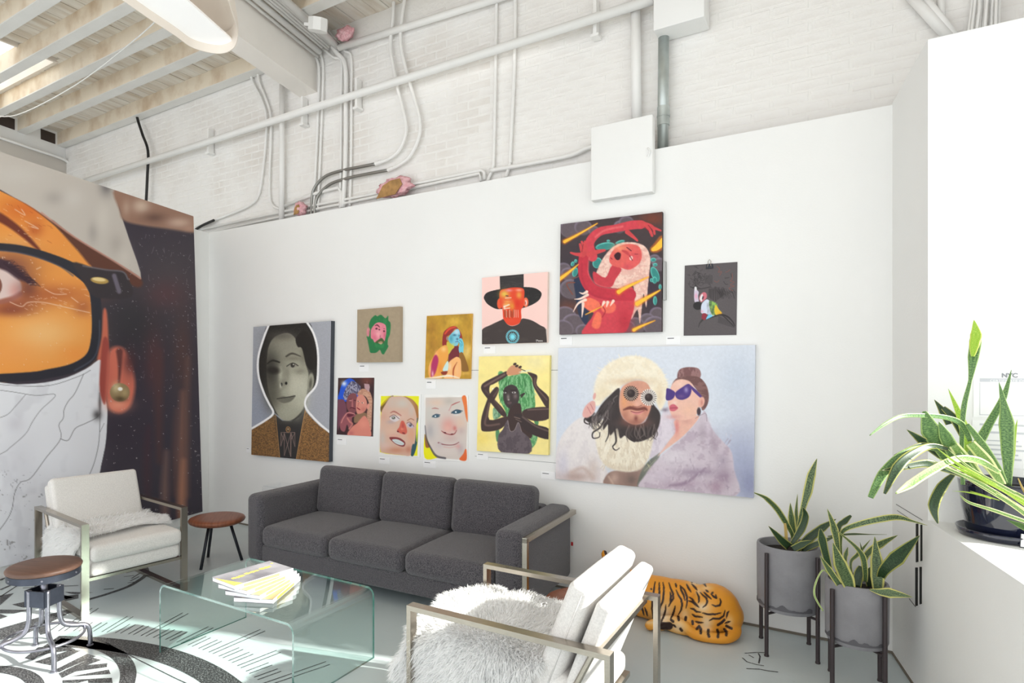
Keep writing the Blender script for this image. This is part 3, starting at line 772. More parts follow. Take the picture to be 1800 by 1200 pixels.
for k in range(4):
    zt = TZ + .001 + (3 - k) * .0232
    ang = math.radians(84.0 + 10 * k)
    ctr = Vector((-2.707, 2.256, 0)).lerp(Vector((-2.626, 2.288, 0)), k / 3)
    t = thing('book', bl_[k], 'book', (ctr.x, ctr.y, zt), ang, 'books fanned on the glass table')
    lx, ly, h = .36, .215, .022
    # long side along local x
    MB().box((-lx / 2 + .003, -ly / 2 + .002, .0015), (lx / 2 - .003, ly / 2 - .003, h - .0015)).build('pages', 'paper_white', t)
    cv = MB().box((-lx / 2, -ly / 2, h - .0015), (lx / 2, ly / 2, h)).build('front_cover', 'cover_grey', t)
    MB().box((-lx / 2, -ly / 2, 0), (lx / 2, ly / 2, .0015)).build('back_cover', 'cover_grey', t)
    sp = MB().box((-lx / 2, -ly / 2 - .001, 0), (lx / 2, -ly / 2, h)).build('spine', 'paper_white', t)
    MB().box((-lx / 2 + .05, -ly / 2 - .0016, .003), (lx / 2 - .09, -ly / 2 - .0009, h - .003)).build('spine_print', 'cover_yellow', sp)
    # brush-lettered yellow title along the cover
    r = random.Random(k + 3); mb = MB()
    for (xa, xb, yc) in ((-.13, -.055, .0), (-.045, .04, .012), (.05, .125, .02)):
        pts = []; m_ = 16
        for i in range(m_): pts.append((xa + (xb - xa) * i / (m_ - 1), yc + .012 + r.uniform(-.006, .006), h + .0002))
        for i in range(m_): pts.append((xb - (xb - xa) * i / (m_ - 1), yc - .014 + r.uniform(-.006, .006), h + .0002))
        mb.add(pts, [(i, i + 1, 2 * m_ - 2 - i, 2 * m_ - 1 - i) for i in range(m_ - 1)])
    mb.add([(.15, .05, h + .0002), (.165, .05, h + .0002), (.165, .064, h + .0002), (.15, .064, h + .0002)], [(0, 1, 2, 3)])
    mb.add([(-lx / 2, -ly / 2, h + .0002), (-lx / 2 + .05, -ly / 2, h + .0002), (-lx / 2, ly / 2 - .03, h + .0002)], [(0, 1, 2)])
    if k: mb.add([(-lx / 2 + .02, -ly / 2 + .004, h + .0001), (lx / 2 - .09, -ly / 2 + .004, h + .0001), (lx / 2 - .12, -ly / 2 + .075, h + .0001), (-lx / 2 + .04, -ly / 2 + .085, h + .0001)], [(0, 1, 2, 3)])
    mb.build('cover_print', 'cover_yellow' if k == 0 else 'cover_tan', cv, fix=False)

# round walnut stools -----------------------------------------------------------
def round_stool(loc, rz, label):
    t = thing('round_stool', label, 'stool', loc, rz, 'round walnut stools')
    prof = [(.0, .322), (.14, .322), (.19, .328), (.215, .342), (.222, .356), (.215, .368), (.198, .375), (.15, .376), (.0, .376)]
    MB().lathe(prof, 48, capb=False, capt=False).build('seat', 'walnut', t, True)
    for k in range(3):
        a = 2 * math.pi * k / 3
        A = Vector((.10 * math.cos(a), .10 * math.sin(a), .325)); B = Vector((.195 * math.cos(a), .195 * math.sin(a), .0))
        MB().tube([A, B], .012, 10).build('leg', 'black_metal', t, True)
    return t
round_stool((-4.345, 3.253, 0), math.radians(45), 'round walnut stool with black legs between the mural chair and the sofa')
round_stool((-1.13, 3.10, 0), math.radians(52), 'round orange-brown stool half hidden behind the foreground armchair')

# industrial stool ---------------------------------------------------------------
ST = thing('industrial_stool', 'industrial stool with brown wooden seat and bent steel legs at far left', 'stool', (-3.70, 1.668, 0), math.radians(20))
MB().lathe([(0, .485), (.168, .485), (.178, .492), (.181, .502), (.174, .511), (.16, .515), (0, .516)], 48, capb=False, capt=False).build('seat', 'stool_brown', ST, True)
bd = MB().lathe([(.168, .452), (.174, .452), (.174, .487), (.168, .487), (.168, .452)], 48, capb=False, capt=False).build('seat_band', 'gun_metal', ST, SM)
MB().lathe([(0, .46), (.168, .46)], 32, capb=False, capt=False).build('seat_plate', 'gun_metal', ST)
for k in range(6):
    a = 2 * math.pi * (k + .2) / 6
    MB().lathe([(.006, 0), (.005, .004), (0, .005)], 8, M=Matrix.Translation((.174 * math.cos(a), .174 * math.sin(a), .47)) @ Matrix.Rotation(a, 4, 'Z') @ Matrix.Rotation(math.pi / 2, 4, 'Y')).build('bolt', 'raw_steel', bd)
MB().tube([(0, 0, .27), (0, 0, .462)], .016, 14).build('screw_post', 'raw_steel', ST, True)
hub = MB()
for sx, sy in ((1, 0), (-1, 0), (0, 1), (0, -1)):
    if sx: hub.box((sx * .062 - .004, -.062, .30), (sx * .062 + .004, .062, .385))
    else: hub.box((-.062, sy * .062 - .004, .30), (.062, sy * .062 + .004, .385))
hub.box((-.062, -.062, .30), (.062, .062, .308))
hub.build('hub_bracket', 'gun_metal', ST)
for k in range(4):
    a = math.pi / 2 * k + math.pi / 4 + .2; ca, sa = math.cos(a), math.sin(a)
    pr2 = [(.07, .385), (.07, .30), (.072, .22), (.09, .165), (.14, .14), (.19, .13), (.215, .105), (.222, .05), (.222, .006)]
    MB().tube(spline([(r_ * ca, r_ * sa, z_) for r_, z_ in pr2], 4), .0125, 12).build('leg', 'raw_steel', ST, True)
    MB().lathe([(.018, 0), (.018, .006), (.013, .010)], 12, c=(.222 * ca, .222 * sa, 0)).build('foot', 'raw_steel', ST, SM)
MB().tube([(.19 * math.cos(2 * math.pi * k / 48), .19 * math.sin(2 * math.pi * k / 48), .118) for k in range(48)], .0075, 10, closed=True).build('foot_ring', 'raw_steel', ST, True)

# floor print ------------------------------------------------------------------
fp = bpy.data.materials.new('floor_black'); fp.use_nodes = True
nt = fp.node_tree; b = nt.nodes['Principled BSDF']; b.inputs['Roughness'].default_value = .5
tc = nt.nodes.new('ShaderNodeTexCoord'); nz = nt.nodes.new('ShaderNodeTexNoise'); nz.inputs['Scale'].default_value = 130; nz.inputs['Detail'].default_value = 4
rr = nt.nodes.new('ShaderNodeValToRGB'); rr.color_ramp.elements[0].position = .5; rr.color_ramp.elements[1].position = .72
rr.color_ramp.elements[0].color = (*lin((52, 52, 54)), 1); rr.color_ramp.elements[1].color = (*lin((150, 152, 152)), 1)
nt.links.new(tc.outputs['Object'], nz.inputs[0]); nt.links.new(nz.outputs[0], rr.inputs[0]); nt.links.new(rr.outputs[0], b.inputs['Base Color'])
MATS['floor_black'] = fp
ZF = .0012
def flat_poly(mb, pts): mb.add([(p[0], p[1], ZF) for p in pts], [tuple(range(len(pts)))])
def px6(L): return [onz(x / 4.5, 1000 + y / 4.5) for x, y in L]       # read from an enlargement of the lower left corner
DC = Vector((-3.0, .36, 0))
def annulus(c, r0, r1, a0, a1, n=60):
    mb = MB()
    for k in range(n + 1):
        a = math.radians(a0 + (a1 - a0) * k / n)
        mb.v += [(c.x + r0 * math.cos(a), c.y + r0 * math.sin(a), ZF), (c.x + r1 * math.cos(a), c.y + r1 * math.sin(a), ZF)]
    mb.f += [(2 * k, 2 * k + 2, 2 * k + 3, 2 * k + 1) for k in range(n)]
    return mb
annulus(DC, 1.615, 1.76, 5, 122, 90).build('painted_ring', 'floor_black', floor, fix=False)
mb = MB(); r = random.Random(2)
k = 0; a = 30.0
while a < 126:
    L = .13 if (k // 2) % 3 else .24
    if (k // 2) % 6 == 3: L = .36
    ar = math.radians(a); d = Vector((math.cos(ar), math.sin(ar), 0)); nrm = Vector((-d.y, d.x, 0)) * .0035
    p, q = DC + d * 1.83, DC + d * (1.83 + L)
    flat_poly(mb, [p - nrm, p + nrm, q + nrm, q - nrm]); a += 1.7 if k % 2 else 1.1; k += 1
stuff(mb.build('painted_ticks', 'floor_black', floor, fix=False))
annulus(Vector((-3.50, 1.17, 0)), .70, .775, -60, 120, 60).build('painted_ring', 'floor_black', floor, fix=False)
annulus(Vector((-3.56, 1.05, 0)), .44, .51, -60, 140, 40).build('painted_ring', 'floor_black', floor, fix=False)
LET = [[(195, 705), (300, 620), (470, 600), (560, 620), (600, 640), (420, 660), (300, 690), (260, 720)], [(270, 735), (560, 640), (640, 645), (400, 760)],
       [(430, 800), (690, 670), (760, 690), (520, 790), (470, 815)], [(465, 825), (730, 700), (800, 720), (690, 760), (850, 745), (845, 775), (600, 810), (490, 862)],
       [(500, 862), (860, 795), (875, 830), (560, 850)], [(495, 880), (885, 860), (890, 900), (700, 900), (695, 880), (620, 900), (495, 900)],
       [(0, 320), (230, 325), (110, 352), (0, 350)], [(95, 280), (265, 245), (620, 200), (620, 232), (330, 290), (180, 305)], [(0, 500), (0, 470), (260, 395), (600, 300), (610, 318), (300, 470), (140, 540), (0, 560)],
       [(0, 210), (110, 190), (40, 250), (0, 285)], [(0, 355), (60, 375), (0, 395)], [(510, 180), (740, 185), (600, 200), (560, 195)], [(270, 440), (395, 380), (400, 500), (320, 520)], [(490, 200), (590, 225), (520, 240)]]
for L in LET:
    mb = MB(); flat_poly(mb, px6(L)); mb.build('painted_letter', 'floor_black', floor, fix=False)
def stroke_floor(P, w, name='painted_line'):
    mb = MB(); P = [Vector((p[0], p[1], 0)) for p in P]; n = len(P)
    for i in range(n):
        t = (P[min(i + 1, n - 1)] - P[max(0, i - 1)]).normalized(); nn = Vector((-t.y, t.x, 0)) * w / 2
        mb.v += [tuple(P[i] - nn + UP * ZF), tuple(P[i] + nn + UP * ZF)]
    mb.f += [(2 * i, 2 * i + 2, 2 * i + 3, 2 * i + 1) for i in range(n - 1)]
    return mb.build(name, 'floor_black', floor, fix=False)
stroke_floor(spline(px6([(690, 243), (800, 212), (900, 180), (1010, 140), (1090, 95), (1150, 50), (1160, 10), (1140, -20), (1090, -50)]), 5), .035)
stroke_floor(spline(px6([(0, 90), (60, 40), (110, 0)]), 4), .03)
stroke_floor(px6([(0, 165), (170, 90)]), .022); stroke_floor(px6([(0, 220), (170, 110)]), .012)
stroke_floor(px6([(180, 150), (620, 130)]), .012)
for (p, q) in (((1010, 110), (1080, 100)), ((1030, 95), (1100, 60)), ((1040, 75), (1110, 30)), ((980, 60), (1060, 50)), ((930, 30), (1000, 0)), ((820, 160), (900, 155)), ((700, 85), (760, 75)), ((1000, 30), (1100, 5))):
    stroke_floor(px6([p, q]), .012)
jl = stroke_floor(px6([(830, 580), (1100, 720), (1380, 860), (1520, 925)]), .006, 'floor_joint')
# scuffs near the planters
for L in ([(1309, 1148), (1330, 1146.5), (1347, 1147)], [(1305, 1156), (1313, 1163), (1330, 1168), (1343, 1170)], [(1312, 1175), (1335, 1176), (1350, 1179), (1368, 1181)], [(1316, 1151), (1325, 1156)], [(1333, 1148), (1336, 1154), (1334, 1166)]):
    stroke_floor([onz(x, y) for x, y in L], .008, 'scuff_mark')
# ================================================================== plants
def atd(px, py, d): return EY + ray(px, py) * d
def leaf_material(name, mid, band, margin, mw=.36):
    m = bpy.data.materials.new(name); m.use_nodes = True; nt = m.node_tree; b = nt.nodes['Principled BSDF']
    uv = nt.nodes.new('ShaderNodeUVMap'); sp = nt.nodes.new('ShaderNodeSeparateXYZ'); nt.links.new(uv.outputs[0], sp.inputs[0])
    nz = nt.nodes.new('ShaderNodeTexNoise'); nz.inputs['Scale'].default_value = 9; nz.inputs['Detail'].default_value = 5
    mp = nt.nodes.new('ShaderNodeMapping'); mp.inputs['Scale'].default_value = (.55, 3.6, 1); nt.links.new(uv.outputs[0], mp.inputs[0]); nt.links.new(mp.outputs[0], nz.inputs[0])
    r = nt.nodes.new('ShaderNodeValToRGB'); r.color_ramp.elements[0].position = .44; r.color_ramp.elements[1].position = .58
    r.color_ramp.elements[0].color = (*lin(mid), 1); r.color_ramp.elements[1].color = (*lin(band), 1); nt.links.new(nz.outputs[0], r.inputs[0])
    s = nt.nodes.new('ShaderNodeMath'); s.operation = 'SUBTRACT'; s.inputs[1].default_value = .5; nt.links.new(sp.outputs[0], s.inputs[0])
    a = nt.nodes.new('ShaderNodeMath'); a.operation = 'ABSOLUTE'; nt.links.new(s.outputs[0], a.inputs[0])
    g = nt.nodes.new('ShaderNodeMapRange'); g.inputs[1].default_value = mw - .02; g.inputs[2].default_value = mw + .02; nt.links.new(a.outputs[0], g.inputs[0])
    mx = nt.nodes.new('ShaderNodeMixRGB'); mx.inputs[2].default_value = (*lin(margin), 1)
    nt.links.new(g.outputs[0], mx.inputs[0]); nt.links.new(r.outputs[0], mx.inputs[1]); nt.links.new(mx.outputs[0], b.inputs['Base Color'])
    b.inputs['Roughness'].default_value = .42
    MATS[name] = m
leaf_material('leaf_banded', (40, 66, 38), (112, 134, 84), (206, 202, 118))
leaf_material('leaf_dark', (34, 54, 34), (58, 84, 50), (168, 168, 90), .4)
leaf_material('leaf_pale', (98, 136, 64), (146, 174, 102), (222, 226, 160), .33)
leaf_material('leaf_fresh', (136, 180, 44), (172, 204, 76), (208, 222, 100), .4)
leaf_material('leaf_sill', (64, 100, 56), (112, 148, 84), (158, 186, 110), .41)
leaf_material('leaf_dry', (170, 140, 70), (196, 166, 96), (206, 180, 110), .4)
def leaf(parent, pts, widths, m, d0, d1=None, fold=.18, toward=None):
    """pts in photo pixels; widths in pixels; depth runs d0..d1 along the leaf"""
    d1 = d0 if d1 is None else d1
    n = len(pts)
    C = [atd(x, y, d0 + (d1 - d0) * i / (n - 1)) for i, (x, y) in enumerate(pts)]
    Wd = [w * (d0 + (d1 - d0) * i / (n - 1)) / F for i, w in enumerate(widths)]
    sub = 6
    P = spline(C, sub); Ws = []
    for i in range(n - 1):
        for k in range(sub):
            t = k / sub; t = t * t * (3 - 2 * t) if False else t
            Ws.append(Wd[i] * (1 - t) + Wd[i + 1] * t)
    Ws.append(Wd[-1])
    V = []; U = []; m_ = len(P); nc = 5
    for i in range(m_):
        t = (P[min(i + 1, m_ - 1)] - P[max(i - 1, 0)]).normalized()
        view = (P[i] - EY).normalized()
        side = t.cross(view)
        side = side.normalized() if side.length > 1e-4 else RT
        nrm = side.cross(t).normalized()
        for j in range(nc):
            s = j / (nc - 1) - .5
            V.append(P[i] + side * (s * max(Ws[i], .0008)) + nrm * (abs(s) * fold * Ws[i] * -1)); U.append((j / (nc - 1), i / (m_ - 1) * 3))
    Fc = [(i * nc + j, i * nc + j + 1, (i + 1) * nc + j + 1, (i + 1) * nc + j) for i in range(m_ - 1) for j in range(nc - 1)]
    me = bpy.data.meshes.new('leaf'); me.from_pydata([tuple(v) for v in V], [], Fc)
    ul = me.uv_layers.new(name='UVMap')
    for p in me.polygons:
        for li, vi in zip(p.loop_indices, p.vertices): ul.data[li].uv = U[vi]
    o = link('leaf', me, m, None, True)
    sol = o.modifiers.new('body', 'SOLIDIFY'); sol.thickness = .0022; sol.offset = 0
    child(o, parent); return o
mat('pot_cement', (132, 131, 135), .75, rgb2=(146, 145, 149), vscale=7, bump=.12, bscale=70)
mat('pot_damp', (92, 91, 96), .7); mat('stand_metal', (74, 66, 68), .4, .5); mat('soil', (36, 28, 24), .95, bump=.8, bscale=60)
def planter(loc, r, z0, z1, legr, ang, legtop, label):
    t = thing('planter', label, 'planter', loc, 0)
    pt = MB().lathe([(.0, z0), (r * .93, z0), (r * .985, z0 + .02), (r, z1 - .01), (r - .003, z1), (r - .014, z1), (r - .018, z1 - .05), (0, z1 - .05)], 48, capb=False, capt=False).build('pot', 'pot_cement', t, SM)
    MB().lathe([(0, z1 - .045), (r - .019, z1 - .045)], 32, capb=False, capt=False).build('soil', 'soil', pt)
    # damp stain around the foot of the pot
    mb = MB(); N = 60; rr_ = random.Random(int(r * 1000))
    for k in range(N + 1):
        a = math.radians(190 + 130 * k / N); h = .006 + .024 * (.5 + .5 * math.sin(k * .23 + r * 40)) * (.6 + .4 * math.sin(k * .57 + 1)) + rr_.uniform(0, .003)
        rad = r * .99 + .0012
        mb.v += [(rad * math.cos(a), rad * math.sin(a), z0 + .02), (rad * math.cos(a), rad * math.sin(a), z0 + .022 + h)]
    mb.f += [(2 * k, 2 * k + 2, 2 * k + 3, 2 * k + 1) for k in range(N)]
    mb.build('damp_stain', 'pot_damp', pt, fix=False)
    for k in range(4):
        a = math.radians(ang + 90 * k); x, y = legr * math.cos(a), legr * math.sin(a)
        MB().tube([(x, y, 0), (x, y, legtop)], .0105, 10).build('leg', 'stand_metal', t, SM)
        MB().lathe([(.0125, 0), (.0125, .008), (.0106, .011)], 10, c=(x, y, 0)).build('foot', 'stand_metal', t)
    ri = legr - .008
    for a in (ang, ang + 90):
        a = math.radians(a); MB().tube([(-ri * math.cos(a), -ri * math.sin(a), z0 - .012), (ri * math.cos(a), ri * math.sin(a), z0 - .012)], .0075, 8).build('cross_bar', 'stand_metal', t)
    return t
PL1 = planter((-.258, 3.94, 0), .160, .245, .598, .175, 57, .567, 'larger grey cement planter on a metal stand beside the tiger')
PL2 = planter((.06, 3.68, 0), .137, .225, .525, .152, 48, .495, 'smaller grey cement planter on a metal stand in the corner')
def plant(label, loc): return thing('snake_plant', label, 'plant', loc)
def T1(L, x0, y0, s): return [(x0 + x / s, y0 + y / s) for x, y in L]
p1 = plant('variegated snake plant in the larger planter with one tall leaf', (-.258, 3.94, .55))
A1 = [([(480, 930), (500, 760), (560, 520), (600, 380), (640, 200), (697, 32)], [20, 30, 60, 88, 80, 0], 'leaf_banded', 3.45, 3.45),
      ([(440, 900), (430, 820), (350, 680), (270, 560), (180, 470), (120, 430), (35, 395)], [30, 40, 58, 58, 50, 30, 8], 'leaf_banded', 3.45, 3.3),
      ([(455, 900), (445, 800), (425, 650), (415, 500)], [50, 64, 66, 0], 'leaf_banded', 3.5, 3.5),
      ([(495, 860), (490, 720), (478, 600), (492, 405)], [26, 32, 36, 0], 'leaf_banded', 3.55, 3.58),
      ([(420, 950), (530, 780), (575, 640), (545, 545)], [36, 78, 66, 5], 'leaf_dark', 3.42, 3.38),
      ([(375, 920), (368, 800), (358, 715)], [30, 30, 22], 'leaf_dry', 3.4, 3.4),
      ([(400, 960), (330, 900), (250, 815), (185, 745)], [90, 80, 46, 0], 'leaf_dark', 3.4, 3.36),
      ([(480, 1000), (620, 870), (760, 760), (900, 670)], [60, 92, 76, 0], 'leaf_dark', 3.45, 3.42),
      ([(540, 1000), (700, 930), (860, 865)], [60, 60, 18], 'leaf_dark', 3.4, 3.32),
      ([(440, 990), (540, 940), (640, 900)], [70, 74, 10], 'leaf_dark', 3.38, 3.36)]
for L, w, m, a, b2 in A1: leaf(p1, T1(L, 1320, 800, 6), [x / 6 for x in w], m, a, b2)
p2 = plant('sprawling snake plant in the smaller planter in the corner', (.06, 3.68, .48))
A2 = [([(275, 800), (265, 560), (220, 300), (145, 82)], [30, 36, 74, 0], 'leaf_banded', 3.12, 3.15),
      ([(300, 700), (290, 420), (320, 310), (500, 240), (750, 185), (900, 175), (1050, 215), (1200, 258)], [14, 20, 44, 60, 70, 60, 22, 0], 'leaf_banded', 3.15, 2.74),
      ([(280, 640), (260, 300), (330, 215), (395, 155)], [16, 50, 62, 22], 'leaf_dark', 3.2, 3.25),
      ([(150, 375), (300, 358), (430, 350), (600, 354), (775, 355)], [10, 20, 22, 8, 2], 'leaf_dark', 3.18, 3.12),
      ([(390, 930), (350, 820), (280, 660), (205, 440)], [90, 140, 132, 0], 'leaf_banded', 3.0, 3.0),
      ([(680, 945), (675, 800), (665, 620), (645, 375)], [90, 128, 112, 0], 'leaf_banded', 3.02, 3.05),
      ([(690, 880), (740, 740), (880, 600), (1000, 480), (1120, 365)], [50, 100, 150, 90, 0], 'leaf_dark', 3.05, 2.84),
      ([(520, 720), (560, 570), (700, 460), (890, 362)], [30, 60, 78, 0], 'leaf_banded', 3.15, 3.15),
      ([(590, 935), (700, 960), (800, 970), (920, 990), (1045, 1015)], [10, 70, 105, 60, 0], 'leaf_banded', 2.95, 2.85),
      ([(545, 850), (545, 740), (520, 590), (430, 470), (240, 310)], [40, 50, 60, 34, 6], 'leaf_banded', 3.05, 2.98),
      ([(180, 760), (130, 570), (90, 400), (72, 295)], [50, 70, 84, 16], 'leaf_dark', 3.02, 2.98),
      ([(270, 880), (160, 720), (68, 578)], [66, 62, 0], 'leaf_banded', 2.98, 2.95),
      ([(180, 800), (100, 730), (25, 860), (12, 1000), (100, 1160)], [8, 12, 16, 18, 12], 'leaf_pale', 2.98, 2.92),
      ([(400, 760), (395, 640), (470, 560), (600, 408)], [20, 28, 40, 0], 'leaf_banded', 3.15, 3.2),
      ([(345, 800), (335, 620), (342, 560), (362, 488)], [20, 34, 44, 4], 'leaf_banded', 3.18, 3.2),
      ([(540, 800), (520, 580), (490, 435)], [20, 28, 0], 'leaf_dark', 3.14, 3.16),
      ([(450, 900), (480, 760), (500, 690)], [90, 90, 40], 'leaf_dark', 3.08, 3.1), ([(600, 900), (570, 780), (600, 700)], [70, 60, 10], 'leaf_dark', 3.1, 3.12)]
for L, w, m, a, b2 in A2: leaf(p2, T1(L, 1430, 880, 6), [x / 6 for x in w], m, a, b2)
# navy pot on the sill
mat('navy_glaze', (22, 26, 46), .08, coat=.6)
NP = thing('glazed_pot', 'glossy navy glazed pot with a saucer on the white window sill', 'pot', (.585, 3.425, SILL))
MB().lathe([(0, .012), (.128, .012), (.136, .03), (.150, .12), (.160, .21), (.163, .235), (.155, .238), (.15, .2), (0, .2)], 48, capb=False, capt=False).build('pot', 'navy_glaze', NP, True)
MB().lathe([(0, .0), (.148, .0), (.160, .006), (.170, .034), (.165, .036), (.152, .012), (0, .011)], 48, capb=False, capt=False).build('saucer', 'navy_glaze', NP, True)
MB().lathe([(0, .205), (.151, .205)], 32, capb=False, capt=False).build('soil', 'soil', NP)
p3 = plant('large overgrown snake plant in the navy pot by the window', (.585, 3.425, SILL + .2))
A3 = [([(525, 850), (520, 640), (530, 480), (560, 350), (575, 240), (585, 160), (578, 62)], [16, 18, 22, 14, 42, 46, 0], 'leaf_sill', 2.55, 2.6),
      ([(572, 235), (580, 180), (588, 130), (578, 60)], [12, 40, 44, 0], 'leaf_fresh', 2.555, 2.595),
      ([(745, 860), (740, 700), (735, 560), (722, 470), (698, 358)], [18, 48, 60, 30, 0], 'leaf_sill', 2.5, 2.55),
      ([(560, 720), (590, 670), (650, 560), (720, 430), (758, 298)], [36, 46, 34, 26, 0], 'leaf_sill', 2.6, 2.62),
      ([(560, 760), (545, 680), (525, 560), (455, 390)], [36, 44, 36, 0], 'leaf_fresh', 2.62, 2.66),
      ([(750, 840), (760, 690), (786, 538)], [14, 26, 0], 'leaf_fresh', 2.58, 2.6),
      ([(560, 640), (520, 560), (440, 527), (330, 518), (230, 522), (150, 560), (78, 614)], [20, 26, 22, 20, 18, 16, 3], 'leaf_sill', 2.55, 2.4),
      ([(470, 760), (430, 680), (372, 590), (340, 498)], [40, 66, 84, 14], 'leaf_sill', 2.5, 2.48),
      ([(520, 760), (480, 690), (440, 615), (410, 548)], [50, 62, 52, 0], 'leaf_sill', 2.48, 2.46),
      ([(440, 730), (390, 690), (330, 640), (256, 586)], [26, 34, 42, 0], 'leaf_dark', 2.52, 2.5),
      ([(470, 700), (410, 675), (320, 662), (193, 708)], [20, 28, 26, 0], 'leaf_dark', 2.52, 2.46),
      ([(460, 680), (370, 665), (280, 705), (210, 770), (150, 893)], [16, 28, 42, 46, 12], 'leaf_dark', 2.48, 2.36),
      ([(430, 690), (330, 672), (230, 708), (140, 800), (82, 912)], [14, 22, 32, 42, 24], 'leaf_sill', 2.5, 2.4),
      ([(520, 800), (430, 770), (350, 748), (240, 765), (128, 783)], [28, 34, 38, 28, 0], 'leaf_dark', 2.46, 2.4),
      ([(700, 790), (600, 735), (490, 728), (370, 785), (270, 850), (203, 892)], [20, 34, 32, 36, 36, 6], 'leaf_pale', 2.42, 2.3),
      ([(480, 800), (425, 860), (385, 950), (405, 1036)], [16, 44, 46, 4], 'leaf_dark', 2.5, 2.44),
      ([(460, 560), (430, 500), (388, 442)], [30, 34, 0], 'leaf_dark', 2.7, 2.72), ([(530, 620), (480, 530), (430, 480)], [30, 36, 20], 'leaf_dark', 2.66, 2.7),
      ([(545, 560), (620, 660), (690, 770), (730, 840)], [16, 34, 32, 16], 'leaf_sill', 2.5, 2.46),
      ([(560, 650), (640, 740), (715, 850)], [40, 52, 30], 'leaf_pale', 2.46, 2.44), ([(480, 660), (560, 760), (640, 850)], [40, 56, 20], 'leaf_pale', 2.45, 2.42),
      ([(500, 700), (560, 780), (620, 860)], [30, 40, 10], 'leaf_sill', 2.43, 2.41)]
for L, w, m, a, b2 in A3: leaf(p3, T1(L, 1500, 540, 2.727), [x / 2.727 for x in w], m, a, b2, fold=.12)
r = random.Random(5)
for k, (L, w, m) in enumerate([([(345, 730), (470, 780), (620, 850), (840, 985)], [0, 13, 18, 18], 'leaf_pale'), ([(365, 725), (520, 800), (690, 890), (850, 1000)], [0, 12, 18, 18], 'leaf_pale'), ([(400, 720), (560, 800), (720, 875), (850, 960)], [0, 14, 20, 22], 'leaf_fresh'),
        ([(395, 670), (500, 750), (640, 830), (850, 945)], [0, 12, 18, 20], 'leaf_fresh'), ([(440, 760), (600, 850), (740, 930), (850, 1010)], [0, 14, 22, 22], 'leaf_pale'), ([(455, 680), (560, 770), (700, 850), (850, 930)], [0, 12, 16, 16], 'leaf_pale'),
        ([(510, 898), (555, 935), (680, 975), (850, 1035)], [2, 12, 16, 18], 'leaf_pale'), ([(475, 880), (560, 888), (660, 916)], [0, 6, 4], 'leaf_fresh'), ([(560, 880), (620, 900), (700, 925)], [2, 8, 2], 'leaf_fresh'),
        ([(660, 850), (760, 880), (850, 930)], [6, 14, 16], 'leaf_pale'), ([(735, 1018), (800, 1045), (850, 1070)], [0, 26, 30], 'leaf_sill'), ([(790, 820), (812, 870), (830, 900)], [4, 8, 8], 'leaf_dry')]):
    leaf(p3, T1(L, 1500, 540, 2.727), [x / 2.727 for x in w], m, 2.40 - .006 * k, 2.30 - .006 * k, fold=.1)
# small framed card on the sill at the frame edge
c0 = onz(1792, 962, SILL)
CD = thing('card_stand', 'small white card in a dark holder on the sill by the navy pot', 'card', (c0.x, c0.y, SILL), math.radians(-20))
mb = MB(); M = Matrix.Rotation(math.radians(-18), 4, 'X')
mb.box((0, 0, 0), (.12, .008, .055), M); mb.build('holder', 'black_metal', CD)
MB().box((.003, -.0015, .004), (.117, -.0002, .0545), M).build('card', 'paper_white', CD)

